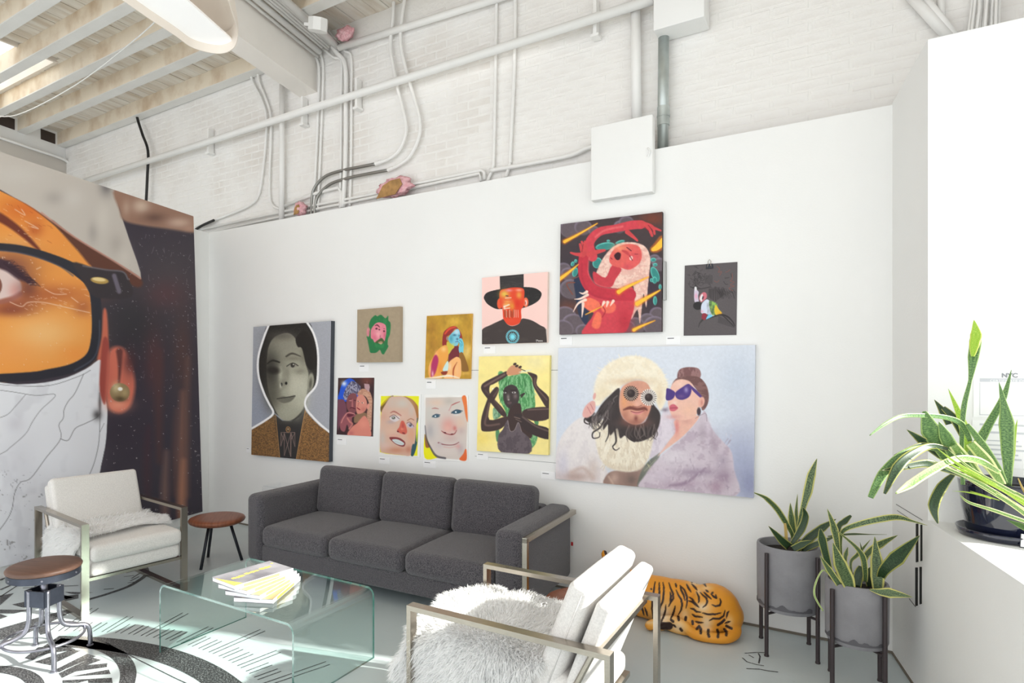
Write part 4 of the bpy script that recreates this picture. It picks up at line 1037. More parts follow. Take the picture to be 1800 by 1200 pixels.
# ================================================================== tiger figure
def seg_dist(P, a, b):
    a = np.array(a, float); b = np.array(b, float); d = b - a; L2 = max((d * d).sum(), 1e-9)
    t = np.clip(((P - a) @ d) / L2, 0, 1)
    return np.hypot(P[:, 0] - a[0] - t * d[0], P[:, 1] - a[1] - t * d[1]), t
def tiger():
    bm = bmesh.new()
    def ell(c, r, rot=(0, 0, 0)):
        M = Matrix.Translation(c) @ Matrix.Rotation(rot[2], 4, 'Z') @ Matrix.Rotation(rot[1], 4, 'Y') @ Matrix.Rotation(rot[0], 4, 'X') @ Matrix.Diagonal((*r, 1))
        bmesh.ops.create_icosphere(bm, subdivisions=3, radius=1, matrix=M)
    ell((-.98, 3.985, .135), (.36, .125, .140)); ell((-.85, 3.985, .15), (.26, .12, .125))
    ell((-1.26, 3.98, .165), (.17, .13, .150)); ell((-.66, 3.985, .135), (.155, .135, .150)); ell((-.62, 3.99, .11), (.13, .13, .115))
    ell((-.685, 3.905, .135), (.115, .075, .130), (0, .25, 0)); ell((-.72, 3.90, .06), (.13, .07, .06))
    ell((-.83, 3.84, .034), (.115, .042, .034), (0, 0, -.15)); ell((-.93, 3.835, .036), (.04, .045, .036))
    ell((-.70, 4.06, .09), (.14, .06, .09))
    ell((-1.26, 3.96, .24), (.10, .09, .11), (0, -.3, 0)); ell((-1.275, 3.925, .285), (.085, .09, .085)); ell((-1.29, 3.85, .26), (.045, .05, .042)); ell((-1.30, 3.90, .255), (.06, .07, .045))
    ell((-1.323, 3.955, .366), (.022, .014, .034)); ell((-1.215, 3.94, .352), (.022, .014, .030))
    ell((-1.32, 3.88, .06), (.20, .05, .055), (0, 0, .1)); ell((-1.50, 3.86, .04), (.075, .045, .04)); ell((-1.32, 4.06, .06), (.20, .05, .055)); ell((-1.49, 4.06, .04), (.07, .045, .04))
    # tail curls round the rump and over the hind paw
    tail = spline([(-.56, 4.0, .09), (-.525, 3.93, .05), (-.56, 3.845, .034), (-.65, 3.80, .033), (-.735, 3.80, .036), (-.80, 3.815, .066), (-.87, 3.82, .076), (-.935, 3.80, .058), (-.985, 3.785, .034)], 8)
    for i, p in enumerate(tail): ell(p, (.031,) * 3 if i < len(tail) - 6 else (.030, .030, .030))
    me = bpy.data.meshes.new('raw'); bm.to_mesh(me); bm.free()
    ro = bpy.data.objects.new('raw', me); COL.objects.link(ro)
    rm = ro.modifiers.new('r', 'REMESH'); rm.mode = 'VOXEL'; rm.voxel_size = .0085
    sm = ro.modifiers.new('s', 'SMOOTH'); sm.factor = .5; sm.iterations = 3
    sb = ro.modifiers.new('d', 'SUBSURF'); sb.levels = 1; sb.render_levels = 1
    dg = bpy.context.evaluated_depsgraph_get(); dg.update()
    me2 = bpy.data.meshes.new_from_object(ro.evaluated_get(dg)); bpy.data.objects.remove(ro, do_unlink=True)
    n = len(me2.vertices); co = np.empty(n * 3); me2.vertices.foreach_get('co', co); co = co.reshape(-1, 3)
    nr = np.empty(n * 3); me2.vertices.foreach_get('normal', nr); nr = nr.reshape(-1, 3)
    q = co - np.array(EY); dd = q @ np.array(FW); px = CX + F * (q @ np.array(RT)) / dd; py = CY - F * q[:, 2] / dd
    PX = np.c_[(px - 1090) * 8.571, (py - 990) * 8.571]
    facing = (nr * q).sum(1) < 0.02 * np.linalg.norm(q, axis=1)
    col = np.tile(np.array([238, 160, 52.]), (n, 1))
    nz = np.sin(co[:, 0] * 23) * np.sin(co[:, 2] * 31 + 1) * .5 + .5
    col = col * (1 - .10 * nz[:, None]) + np.array([228, 128, 40]) * .10 * nz[:, None]
    pale = np.array([244, 222, 192.])
    def blob(x, y, rx, ry, s=1.0):
        nonlocal col
        w = np.exp(-(((PX[:, 0] - x) / rx) ** 2 + ((PX[:, 1] - y) / ry) ** 2)) * s
        col = col * (1 - w[:, None]) + pale * w[:, None]
    for b4 in ((640, 780, 170, 190, .95), (1240, 660, 110, 80, .85), (1300, 900, 100, 150, .85), (880, 960, 120, 110, .8), (970, 760, 90, 90, .6), (1180, 430, 40, 60, .6), (1120, 290, 80, 50, .8), (1650, 880, 60, 100, .5), (300, 890, 300, 25, .7), (1300, 370, 100, 50, .6)):
        blob(*b4)
    S = [[(365, 190), (345, 260), (318, 350)], [(418, 225), (402, 290), (385, 372)], [(470, 375), (470, 395)], [(528, 275), (515, 360), (500, 450), (488, 520), (480, 680), (500, 800), (490, 830)],
         [(590, 285), (590, 350), (592, 440), (575, 520), (555, 600), (555, 650)], [(645, 285), (660, 360), (655, 470), (640, 580), (605, 650), (598, 710)], [(735, 290), (760, 370), (800, 460), (800, 530), (760, 590), (730, 650)], [(755, 430), (765, 500), (755, 590)],
         [(335, 550), (325, 650), (345, 720), (360, 780)], [(370, 665), (400, 740), (412, 790)], [(180, 738), (205, 742)], [(345, 485), (290, 530), (262, 550)], [(690, 620), (685, 700), (660, 790), (630, 850), (618, 900)], [(830, 640), (815, 710), (790, 780), (755, 840)],
         [(570, 715), (555, 790), (560, 860), (545, 910)], [(845, 400), (880, 480), (920, 540), (935, 620), (920, 700), (880, 770)], [(835, 300), (850, 360)], [(905, 330), (920, 400), (960, 480), (975, 555)], [(915, 340), (970, 400), (1005, 490), (1010, 580), (995, 670)],
         [(1000, 310), (1030, 370), (1070, 430)], [(1080, 310), (1130, 360), (1160, 400)], [(1080, 270), (1085, 290)], [(1155, 250), (1155, 300)], [(1220, 268), (1270, 310), (1295, 345)], [(1150, 425), (1185, 500), (1190, 560), (1180, 590)], [(1205, 435), (1250, 480), (1300, 520), (1315, 580), (1290, 630), (1245, 660)],
         [(1260, 430), (1310, 480), (1375, 535)], [(1040, 505), (1090, 540), (1110, 575), (1190, 660)], [(1030, 560), (1090, 580), (1150, 630), (1190, 660)], [(1060, 675), (1110, 690), (1150, 725), (1215, 735)], [(1085, 765), (1130, 795), (1240, 810)], [(1130, 870), (1180, 890), (1250, 890)],
         [(1240, 745), (1320, 765), (1430, 765), (1520, 745)], [(1385, 620), (1440, 645), (1500, 630), (1520, 580), (1505, 530)], [(1345, 860), (1400, 830), (1500, 830), (1560, 790), (1580, 710)], [(1475, 925), (1530, 890), (1570, 850)], [(1600, 820), (1620, 740), (1640, 720)], [(1580, 900), (1660, 870)], [(1290, 400), (1330, 430)], [(1370, 460), (1410, 500), (1450, 520), (1440, 470)], [(1400, 430), (1380, 460)],
         [(1155, 985), (1190, 945), (1215, 985), (1215, 1050)], [(1330, 1000), (1325, 1050), (1340, 1100)], [(1465, 1000), (1480, 1050), (1475, 1110)], [(1570, 990), (1605, 1030), (1600, 1080)], [(1600, 940), (1680, 980)], [(1090, 870), (1095, 910)], [(990, 810), (985, 850)], [(875, 800), (885, 850)], [(770, 850), (800, 875)], [(800, 920), (840, 960)], [(910, 985), (930, 1010)]]
    dark = np.array([58, 40, 36.])
    m = np.zeros(n)
    for L in S:
        tl = L[0][1] >= 925 or L in S[-6:-2]; wd = 15.0 if not tl else 24
        for i in range(len(L) - 1):
            d, t = seg_dist(PX, L[i], L[i + 1])
            s = (i + t) / (len(L) - 1); w = wd * (.35 + .65 * np.sin(np.pi * np.clip(s, .02, .98)) ** .7) if not tl else np.full(n, wd * .8)
            m = np.maximum(m, np.clip((w + 4 - d) / 6, 0, 1))
    back = (np.sin(co[:, 0] * 95 + 2.5 * np.sin(co[:, 2] * 17)) > .62).astype(float) * (co[:, 2] > .04)
    m = np.where(facing & (px > 1090), m, back)
    d, _ = seg_dist(PX, (640, 940), (740, 940)); m = np.maximum(m, np.clip((62 - d) / 8, 0, 1) * (co[:, 2] < .085) * facing)
    col = col * (1 - m[:, None]) + dark * m[:, None]
    def spot(c, rad, cc):
        nonlocal col
        w = np.clip((rad - np.linalg.norm(co - np.array(c), axis=1)) / .006 + .5, 0, 1)[:, None]; col = col * (1 - w) + np.array(cc, float) * w
    spot((-1.29, 3.83, .25), .05, (240, 226, 206)); spot((-1.29, 3.803, .268), .014, (60, 34, 34)); spot((-1.252, 3.838, .302), .011, (40, 30, 26)); spot((-1.322, 3.838, .302), .011, (40, 30, 26))
    rgb = (col / 255.0); rgb = np.where(rgb <= .04045, rgb / 12.92, ((rgb + .055) / 1.055) ** 2.4)
    at = me2.color_attributes.new('paint', 'FLOAT_COLOR', 'POINT')
    at.data.foreach_set('color', np.c_[rgb, np.ones(n)].astype(np.float32).ravel())
    o = link('tiger_figure', me2, paint_material('tiger_paint', .38, .92), None, True)
    return tag(o, 'painted tiger figure lying on the floor against the white wall', 'figurine')
def paint_material(name, rough=.6, gain=1.0, bump=0.0):
    m = bpy.data.materials.new(name); m.use_nodes = True; nt = m.node_tree; b = nt.nodes['Principled BSDF']
    a = nt.nodes.new('ShaderNodeAttribute'); a.attribute_name = 'paint'
    g = nt.nodes.new('ShaderNodeMixRGB'); g.blend_type = 'MULTIPLY'; g.inputs[0].default_value = 1; g.inputs[2].default_value = (gain, gain, gain, 1)
    nt.links.new(a.outputs['Color'], g.inputs[1]); nt.links.new(g.outputs[0], b.inputs['Base Color'])
    b.inputs['Roughness'].default_value = rough; b.inputs['Specular IOR Level'].default_value = .3
    MATS[name] = m; return m
TG = tiger()
TG.name = 'tiger_figure'
# ================================================================== pictures
# Each picture is a canvas with a painted face: a fine grid whose vertices carry the paint colours.
paint_material('art_paint', .55, 1.02)
paint_material('vinyl_print', .35, 1.12)
_ng = np.random.default_rng(3).random((64, 64))
def vnoise(x, y):
    xi = np.floor(x).astype(int); yi = np.floor(y).astype(int); fx = x - xi; fy = y - yi
    fx = fx * fx * (3 - 2 * fx); fy = fy * fy * (3 - 2 * fy); g = lambda a, b: _ng[a % 64, b % 64]
    return (g(xi, yi) * (1 - fx) + g(xi + 1, yi) * fx) * (1 - fy) + (g(xi, yi + 1) * (1 - fx) + g(xi + 1, yi + 1) * fx) * fy
def fbm(x, y): return .5 * vnoise(x, y) + .3 * vnoise(x * 2.1 + 9, y * 2.1) + .2 * vnoise(x * 4.3, y * 4.3 + 5)
def cr(pts, n=5, closed=True):
    P = np.array(pts, float); m = len(P); out = []
    rng = range(m) if closed else range(m - 1)
    for i in rng:
        if closed: a, b, c, d = P[i - 1], P[i], P[(i + 1) % m], P[(i + 2) % m]
        else: a, b, c, d = P[max(i - 1, 0)], P[i], P[i + 1], P[min(i + 2, m - 1)]
        for k in range(n):
            t = k / n; out.append(.5 * (2 * b + (c - a) * t + (2 * a - 5 * b + 4 * c - d) * t * t + (3 * b - a - 3 * c + d) * t ** 3))
    if not closed: out.append(P[-1])
    return np.array(out)
class Pic:
    def __init__(s, corners, nu, nv, crop, base):
        s.c3 = [Vector(c) for c in corners]; s.nu, s.nv = nu, nv      # TL TR BR BL in the room
        u = np.linspace(0, 1, nu)[None, :, None]; v = np.linspace(0, 1, nv)[:, None, None]
        TL, TR, BR, BL = [np.array(c) for c in s.c3]
        s.P = ((TL * (1 - u) + TR * u) * (1 - v) + (BL * (1 - u) + BR * u) * v).reshape(-1, 3)
        q = s.P - np.array(EY); d = q @ np.array(FW)
        s.pp = np.c_[CX + F * (q @ np.array(RT)) / d, CY - F * q[:, 2] / d]
        s.C = np.tile(np.array(base, float), (nu * nv, 1)); s.use(*crop)
    def use(s, x0, y0, k): s.Q = (s.pp - np.array([x0, y0])) * k
    def mix(s, idx, w, col): w = w[:, None]; s.C[idx] = s.C[idx] * (1 - w) + np.array(col, float) * w
    def near(s, lo, hi): return np.nonzero((s.Q[:, 0] > lo[0]) & (s.Q[:, 0] < hi[0]) & (s.Q[:, 1] > lo[1]) & (s.Q[:, 1] < hi[1]))[0]
    def pmask(s, pts, soft, smooth):
        V = cr(pts, 4) if smooth else np.array(pts, float)
        i = s.near(V.min(0) - soft - 2, V.max(0) + soft + 2); X = s.Q[i]
        if not len(i): return i, np.zeros(0)
        dm = np.full(len(i), 1e9); ins = np.zeros(len(i), bool)
        for a, b in zip(V, np.roll(V, -1, 0)):
            d = b - a; L = max(d @ d, 1e-9); t = np.clip(((X - a) @ d) / L, 0, 1)
            dm = np.minimum(dm, np.hypot(X[:, 0] - a[0] - t * d[0], X[:, 1] - a[1] - t * d[1]))
            cnd = (a[1] > X[:, 1]) != (b[1] > X[:, 1])
            if d[1] != 0: ins ^= cnd & (X[:, 0] < a[0] + (X[:, 1] - a[1]) / d[1] * d[0])
        sd = np.where(ins, dm, -dm)
        return i, np.clip(sd / soft + .5, 0, 1)
    def poly(s, pts, col, soft=4, a=1, smooth=True, tex=None, col2=None):
        i, w = s.pmask(pts, soft, smooth); w = w * a
        if not len(i): return s
        s.mix(i, w, col)
        if tex:      # mottled second colour inside
            X = s.Q[i]; n = fbm(X[:, 0] / tex[0] + 3, X[:, 1] / tex[1] + 7)
            s.mix(i, w * np.clip((n - tex[2]) / .12 + .5, 0, 1) * (tex[3] if len(tex) > 3 else 1), col2)
        return s
    def line(s, pts, wd, col, soft=4, a=1, smooth=True):
        V = cr(pts, 5, False) if smooth and len(pts) > 2 else np.array(pts, float); n = len(V)
        ws = np.interp(np.linspace(0, 1, n), np.linspace(0, 1, len(wd)), wd) if isinstance(wd, (list, tuple)) else np.full(n, float(wd))
        mw = ws.max() / 2 + soft + 2
        i = s.near(V.min(0) - mw, V.max(0) + mw); X = s.Q[i]
        if not len(i): return s
        best = np.full(len(i), -1e9)
        for k in range(n - 1):
            d = V[k + 1] - V[k]; L = max(d @ d, 1e-9); t = np.clip(((X - V[k]) @ d) / L, 0, 1)
            ds = np.hypot(X[:, 0] - V[k, 0] - t * d[0], X[:, 1] - V[k, 1] - t * d[1])
            best = np.maximum(best, (ws[k] * (1 - t) + ws[k + 1] * t) / 2 - ds)
        s.mix(i, np.clip(best / soft + .5, 0, 1) * a, col); return s
    def ell(s, x, y, rx, ry, col, rot=0, soft=4, a=1):
        m = max(rx, ry) + soft + 2; i = s.near((x - m, y - m), (x + m, y + m)); X = s.Q[i] - (x, y)
        c, sn = math.cos(rot), math.sin(rot); X = np.c_[X[:, 0] * c + X[:, 1] * sn, -X[:, 0] * sn + X[:, 1] * c]
        r = np.hypot(X[:, 0] / rx, X[:, 1] / ry); s.mix(i, np.clip((1 - r) * min(rx, ry) / soft + .5, 0, 1) * a, col); return s
    def glow(s, x, y, rx, ry, col, a=.6):
        i = s.near((x - 3 * rx, y - 3 * ry), (x + 3 * rx, y + 3 * ry)); X = s.Q[i]
        s.mix(i, np.exp(-((X[:, 0] - x) / rx) ** 2 - ((X[:, 1] - y) / ry) ** 2) * a, col); return s
    def grain(s, amp, sx, sy=None):
        n = fbm(s.Q[:, 0] / sx, s.Q[:, 1] / (sy or sx)) - .5; s.C *= (1 + amp * 2 * n)[:, None]; return s
    def specks(s, sx, thr, col, a, region=None):
        n = vnoise(s.Q[:, 0] / sx, s.Q[:, 1] / sx) * vnoise(s.Q[:, 0] / sx * .31 + 5, s.Q[:, 1] / sx * .31)
        w = np.clip((n - thr) / .05, 0, 1) * a
        if region is not None:
            i, m = s.pmask(region, 30, False); k = np.zeros(len(w)); k[i] = m; w = w * k
        s.mix(np.arange(len(w)), w, col); return s
    def build(s, name, label, thick, edge, back_dir, cat='painting', paint='art_paint', group=None):
        edge_m = mat('edge_%d_%d_%d' % tuple(edge), edge, .8)
        o3 = Vector(sum(s.c3, Vector()) / 4); t = Vector(back_dir).normalized() * thick
        TL, TR, BR, BL = [c - o3 for c in s.c3]
        eps = -t.normalized() * .0006
        mb = MB(); mb.prism([BL, BR, TR, TL], t)
        o = mb.build(name, edge_m); o.location = o3; tag(o, label, cat, group)
        me = bpy.data.meshes.new('painted_face')
        V = (s.P - np.array(o3) + np.array(eps)).astype(np.float32); nu, nv = s.nu, s.nv
        k = (np.arange(nv - 1)[:, None] * nu + np.arange(nu - 1)[None, :]).ravel()
        Q = np.stack([k, k + nu, k + nu + 1, k + 1], 1).astype(np.int32)
        me.vertices.add(len(V)); me.vertices.foreach_set('co', V.ravel())
        me.loops.add(Q.size); me.loops.foreach_set('vertex_index', Q.ravel())
        me.polygons.add(len(Q)); me.polygons.foreach_set('loop_start', np.arange(0, Q.size, 4, dtype=np.int32)); me.polygons.foreach_set('loop_total', np.full(len(Q), 4, np.int32))
        me.update(calc_edges=True)
        rgb = (np.clip(s.C, 0, 255) / 255) ** (.88 if cat == 'mural' else .96); rgb = np.where(rgb <= .04045, rgb / 12.92, ((rgb + .055) / 1.055) ** 2.4)
        at = me.color_attributes.new('paint', 'FLOAT_COLOR', 'POINT'); at.data.foreach_set('color', np.c_[rgb, np.ones(len(rgb))].astype(np.float32).ravel())
        link('painted_face' if cat != 'mural' else 'printed_face', me, paint, o)
        return o
def wallpic(px, thick, crop, base, dens=1.0):
    C3 = [ony(x, y, YW - thick - .001) for x, y in px]
    w = (abs(px[1][0] - px[0][0]) + abs(px[2][0] - px[3][0])) / 2; h = (abs(px[3][1] - px[0][1]) + abs(px[2][1] - px[1][1])) / 2
    return Pic(C3, int(w * dens) + 2, int(h * dens) + 2, crop, base)
def cpx(L, x0, y0, k): return [(x0 + x / k, y0 + y / k) for x, y in L]
BACK = (0, 1, 0)

# ---- mural -------------------------------------------------------------------
pl0 = Vector((XL + .05, YW, 0))
MC = [onpl(-26, 258, pl0, N2), onpl(340, 380, pl0, N2), onpl(356, 899, pl0, N2), onpl(-26, 1004, pl0, N2)]
# carry the left edge on outside the frame
ext = .45
MC[0] = MC[0] + (MC[0] - MC[1]).normalized() * ext; MC[3] = MC[3] + (MC[3] - MC[2]).normalized() * ext
m = Pic(MC, 400, 560, (0, 330, 3.4286), (50, 44, 54))
m.glow(1050, 560, 260, 260, (66, 58, 62), .8).glow(800, 820, 200, 200, (40, 38, 42), .8)
face = [(-700, -300), (0, 18), (200, 132), (330, 230), (430, 330), (545, 455), (570, 560), (570, 760), (550, 960), (480, 1070), (300, 1115), (-700, 1150)]
m.poly(face, (236, 146, 62), 6)
for g in ((150, 130, 170, 80, (212, 96, 34), .8), (330, 300, 120, 80, (240, 140, 60), .6), (260, 880, 220, 130, (247, 190, 120), .8), (100, 330, 140, 50, (246, 170, 90), .7), (400, 560, 130, 90, (240, 150, 66), .6), (300, 640, 240, 60, (172, 82, 44), .75), (500, 720, 60, 50, (150, 70, 46), .6), (80, 700, 160, 60, (140, 66, 46), .8), (450, 1000, 100, 60, (238, 140, 60), .7), (60, 1000, 200, 80, (238, 150, 76), .6), (210, 250, 50, 50, (176, 66, 30), .6)): m.glow(*g)
m.poly([(-700, -520), (650, -70), (690, 20), (722, 140), (775, 300), (850, 550), (700, 452), (450, 300), (200, 122), (0, 10), (-700, -400)], (192, 183, 174), 6)
for g in ((330, 60, 60, 40, (150, 142, 136), .55), (560, 270, 30, 60, (140, 132, 126), .5), (640, -10, 40, 60, (100, 95, 96), .8), (620, 180, 40, 90, (206, 198, 188), .7), (440, 60, 70, 60, (206, 199, 192), .6), (700, 340, 40, 60, (150, 140, 132), .4), (100, -80, 160, 60, (204, 198, 190), .5), (750, 420, 40, 60, (205, 196, 186), .6)): m.glow(*g)
m.poly([(690, 10), (900, 60), (1250, 200), (1250, 275), (1000, 245), (850, 225), (745, 195), (718, 130)], (146, 108, 90), 18)
for g in ((850, 110, 50, 40, (214, 190, 170), .8), (930, 180, 70, 30, (84, 58, 50), .7), (1080, 210, 70, 30, (208, 176, 158), .8), (760, 120, 25, 50, (190, 160, 140), .6), (1140, 245, 40, 20, (180, 140, 120), .7)): m.glow(*g)
m.poly([(310, 195), (450, 300), (700, 452), (850, 550), (830, 600), (700, 540), (560, 480), (470, 380)], (86, 48, 36), 16)
m.line([(250, 150), (450, 298), (700, 450), (845, 545)], 10, (190, 130, 112), 8, .8)
m.line([(-60, 150), (20, 190), (120, 262), (235, 372)], [60, 50, 40, 14], (104, 44, 30), 14)
m.glow(60, 480, 160, 110, (96, 50, 52), .75).poly([(-80, 480), (20, 490), (90, 520), (130, 590), (110, 640), (30, 665), (-80, 680)], (222, 196, 190), 14)
m.ell(-30, 590, 42, 60, (120, 70, 56)).glow(90, 620, 40, 50, (214, 140, 130), .7)
m.line([(-60, 440), (40, 470), (120, 530), (195, 575)], [60, 60, 50, 10], (56, 36, 46), 18)
for k in range(9): m.line([(60 + k * 14, 480 + k * 11), (110 + k * 12, 470 + k * 13), (150 + k * 8, 480 + k * 14)], [8, 6, 2], (50, 30, 40), 5, .8)
m.line([(-20, 690), (60, 672), (120, 640)], 30, (150, 90, 84), 16, .7)
m.glow(170, 600, 60, 70, (90, 46, 44), .7).glow(60, 740, 120, 30, (120, 54, 42), .7)
for k in range(26):
    a = random.Random(k).uniform(-.2, .9); x0, y0 = 20 + k * 6.5, 455 + k * 5.2; m.line([(x0, y0), (x0 + 36 * math.cos(a), y0 - 34 * math.sin(a) + 8), (x0 + 62, y0 - 20 + k * 1.2)], [7, 5, 2], (46, 28, 38), 4, .75)
for k in range(40):
    q = random.Random(100 + k); x0, y0 = q.uniform(150, 560), q.uniform(560, 800); m.line([(x0, y0), (x0 + q.uniform(8, 26), y0 + q.uniform(-6, 10))], 3, (246, 214, 186), 3, .6)
for k in range(40):
    q = random.Random(200 + k); x0, y0 = q.uniform(20, 330), q.uniform(40, 330)
    if y0 > 20 + x0 * .62: m.line([(x0, y0), (x0 + q.uniform(8, 30), y0 + q.uniform(0, 16))], 3, q.choice([(250, 206, 160), (176, 70, 30)]), 3, .6)
for k in range(60):
    q = random.Random(300 + k); x0, y0 = q.uniform(860, 1180), q.uniform(280, 1150); m.line([(x0, y0), (x0 + q.uniform(-10, 14), y0 + q.uniform(4, 26))], 3, (128, 118, 126), 3, .5)
for L in ([(60, 688), (130, 715), (170, 690), (260, 690), (390, 718), (540, 752)], [(150, 200), (230, 245), (190, 235)], [(270, 610), (330, 640), (400, 640)], [(90, 130), (150, 165), (130, 130)], [(430, 660), (470, 690)], [(220, 490), (245, 478)]): m.line(L, 5, (240, 204, 176), 4, .75)
m.specks(5, .74, (250, 230, 210), .6, face)
FR = (36, 36, 44)
m.line([(-700, 320), (-60, 352), (150, 376), (350, 440), (480, 510), (560, 600), (582, 750), (580, 900), (548, 1015), (450, 1082), (300, 1118), (100, 1142), (-700, 1175)], [46, 46, 50, 64, 62, 62, 62, 56, 54, 52], FR, 6)
m.line([(-60, 372), (150, 398), (340, 462), (440, 530)], 8, (70, 74, 90), 8, .7).line([(600, 800), (596, 930), (560, 1030), (450, 1100)], 8, (74, 78, 94), 8, .7)
m.poly([(440, 450), (560, 480), (640, 492), (740, 502), (770, 540), (802, 625), (770, 665), (650, 668), (560, 650), (500, 560)], (46, 40, 44), 10)
m.line([(500, 470), (640, 494), (740, 506), (770, 550)], 8, (120, 116, 124), 8, .7).line([(688, 530), (718, 625)], 26, (104, 96, 112), 10, .9)
m.ell(600, 558, 54, 20, (176, 140, 70), .12).ell(596, 552, 40, 11, (232, 206, 140), .12)
m.poly([(622, 740), (645, 760), (652, 1000), (625, 1300), (585, 1070), (612, 900)], (196, 98, 74), 14)
for (x, y, w, h, c) in ((1000, 640, 120, 90, (84, 50, 54)), (930, 1050, 60, 200, (84, 46, 46)), (1100, 1000, 60, 250, (80, 50, 44))): m.glow(x, y, w, h, c, .6)
m.use(0, 600, 3.3333)
white = [(-700, 260), (100, 252), (350, 222), (500, 162), (592, 108), (585, 250), (626, 370), (626, 500), (615, 620), (580, 790), (560, 900), (520, 1400), (-700, 1400)]
m.poly(white, (226, 227, 234), 5, 1, True, (120, 140, .62, .5), (206, 206, 214))
m.glow(120, 700, 120, 160, (205, 205, 214), .6).glow(90, 480, 50, 50, (196, 194, 204), .6).glow(350, 700, 160, 120, (236, 238, 246), .6)
m.specks(9, .6, (150, 150, 158), .7, [(-700, 700), (250, 780), (500, 860), (500, 1400), (-700, 1400)]).specks(14, .66, (120, 118, 120), .6, [(-700, 850), (300, 900), (400, 1400), (-700, 1400)])
CK = (52, 50, 56)
for L, w in (([(-700, 200), (0, 285), (200, 315), (325, 312), (240, 400), (190, 470), (150, 540), (60, 620), (0, 660), (-300, 800)], 4), ([(490, 190), (440, 300), (400, 350), (375, 400), (370, 450), (345, 490), (355, 570), (270, 680), (180, 800), (120, 825), (85, 890), (70, 980), (30, 1060), (-80, 1200)], 5), ([(355, 570), (400, 578), (440, 510), (500, 480), (560, 450), (588, 420)], 5), ([(150, 310), (90, 380), (30, 435), (-100, 470)], 4), ([(582, 300), (585, 430), (580, 580), (555, 700), (520, 790)], 5), ([(612, 640), (590, 740)], 4), ([(-100, 245), (250, 262), (450, 208), (530, 168)], 4), ([(610, 480), (585, 530)], 3)): m.line(L, w * .7, CK, 3.5, .7)
m.glow(570, 430, 26, 30, (60, 58, 60), .9).glow(585, 360, 10, 60, (70, 66, 70), .8)
m.poly([(600, 0), (632, -10), (640, 120), (622, 345), (600, 352), (582, 250)], (148, 62, 54), 12)
m.poly([(640, 60), (690, 30), (745, 70), (790, 230), (772, 360), (712, 418), (645, 398), (622, 320), (632, 180)], (206, 104, 84), 26)
m.glow(690, 370, 70, 40, (238, 150, 122), .8).glow(640, 200, 20, 120, (190, 90, 76), .6).glow(760, 120, 40, 80, (70, 40, 44), .8)
m.line([(700, 60), (702, 150), (696, 250)], [40, 20, 8], (84, 44, 44), 14, .9)
m.ell(702, 298, 58, 54, (140, 116, 80), 0, 5).glow(680, 270, 24, 30, (214, 196, 150), .8).glow(706, 336, 34, 16, (74, 58, 40), .9).glow(730, 300, 20, 26, (180, 156, 110), .7).ell(704, 278, 14, 11, (250, 246, 236), 0, 6)
for x, y0, y1, w, c, a in ((1070, 300, 1080, 60, (150, 96, 76), .55), (1100, 100, 900, 40, (120, 80, 66), .5), (975, 650, 1080, 46, (148, 106, 92), .55), (1075, 700, 1090, 46, (190, 124, 92), .6), (940, 60, 700, 50, (80, 48, 46), .5), (870, 500, 900, 50, (66, 40, 48), .5), (1030, 400, 900, 26, (96, 64, 58), .5)): m.line([(x, y0), (x - 10, (y0 + y1) / 2), (x - 6, y1)], [w * .4, w, w * .7], c, 40, a)
m.specks(4.5, .74, (200, 192, 192), .7, [(640, -300), (1200, -200), (1250, 1100), (600, 1000), (640, 440)])
m.use(0, 330, 3.4286); m.specks(4.5, .7, (150, 146, 150), .6, [(860, 260), (1250, 260), (1250, 1200), (660, 1200), (660, 700)])
MU = m.build('mural_panel', 'tall printed mural of a bespectacled eye, cracked white face and pearl earring', .012, (230, 228, 226), -N2, 'mural', 'vinyl_print')

# ---- grey portrait -------------------------------------------------------------
cp = (440, 555, 4.6129)
p = wallpic(cpx([(25, 90), (655, 40), (637, 1185), (8, 1125)], *cp), .05, cp, (166, 169, 178), 1.15)
p.glow(100, 800, 200, 250, (150, 157, 174), .8).glow(600, 500, 150, 300, (168, 168, 176), .6)
OUTL = [(152, 70), (112, 170), (66, 330), (66, 480), (108, 620), (152, 712), (186, 788), (120, 848), (-20, 930)]
OUTR = [(455, 45), (512, 140), (546, 270), (550, 420), (534, 562), (456, 662), (450, 742), (510, 822), (580, 890), (660, 955)]
p.poly([(-20, 935), (120, 856), (195, 800), (205, 860), (245, 1200), (-20, 1200)], (150, 110, 66), 3, 1, False, (4.5, 4.5, .5, .65), (70, 54, 44))
p.poly([(440, 762), (500, 832), (570, 900), (670, 965), (670, 1210), (365, 1200), (420, 900)], (158, 114, 66), 3, 1, False, (4.5, 4.5, .5, .65), (72, 54, 42))
p.poly([(195, 795), (260, 850), (330, 855), (400, 810), (445, 765), (420, 900), (368, 1190), (242, 1190)], (50, 48, 48), 5, 1, False)
p.glow(380, 830, 40, 40, (96, 94, 86), .7).glow(300, 860, 60, 20, (70, 68, 62), .8)
p.poly([(155, 74), (455, 50), (508, 140), (540, 270), (545, 420), (526, 566), (470, 645), (440, 770), (330, 850), (205, 792), (160, 710), (112, 600), (74, 480), (70, 350), (112, 190)], (40, 38, 36), 4, 1, True, (5, 5, .6, .4), (62, 60, 58))
p.poly([(152, 240), (200, 170), (300, 138), (362, 178), (378, 240), (418, 262), (452, 400), (472, 480), (460, 620), (440, 722), (402, 790), (332, 846), (260, 840), (212, 782), (172, 690), (142, 580), (132, 450), (136, 330)], (158, 156, 138), 8)
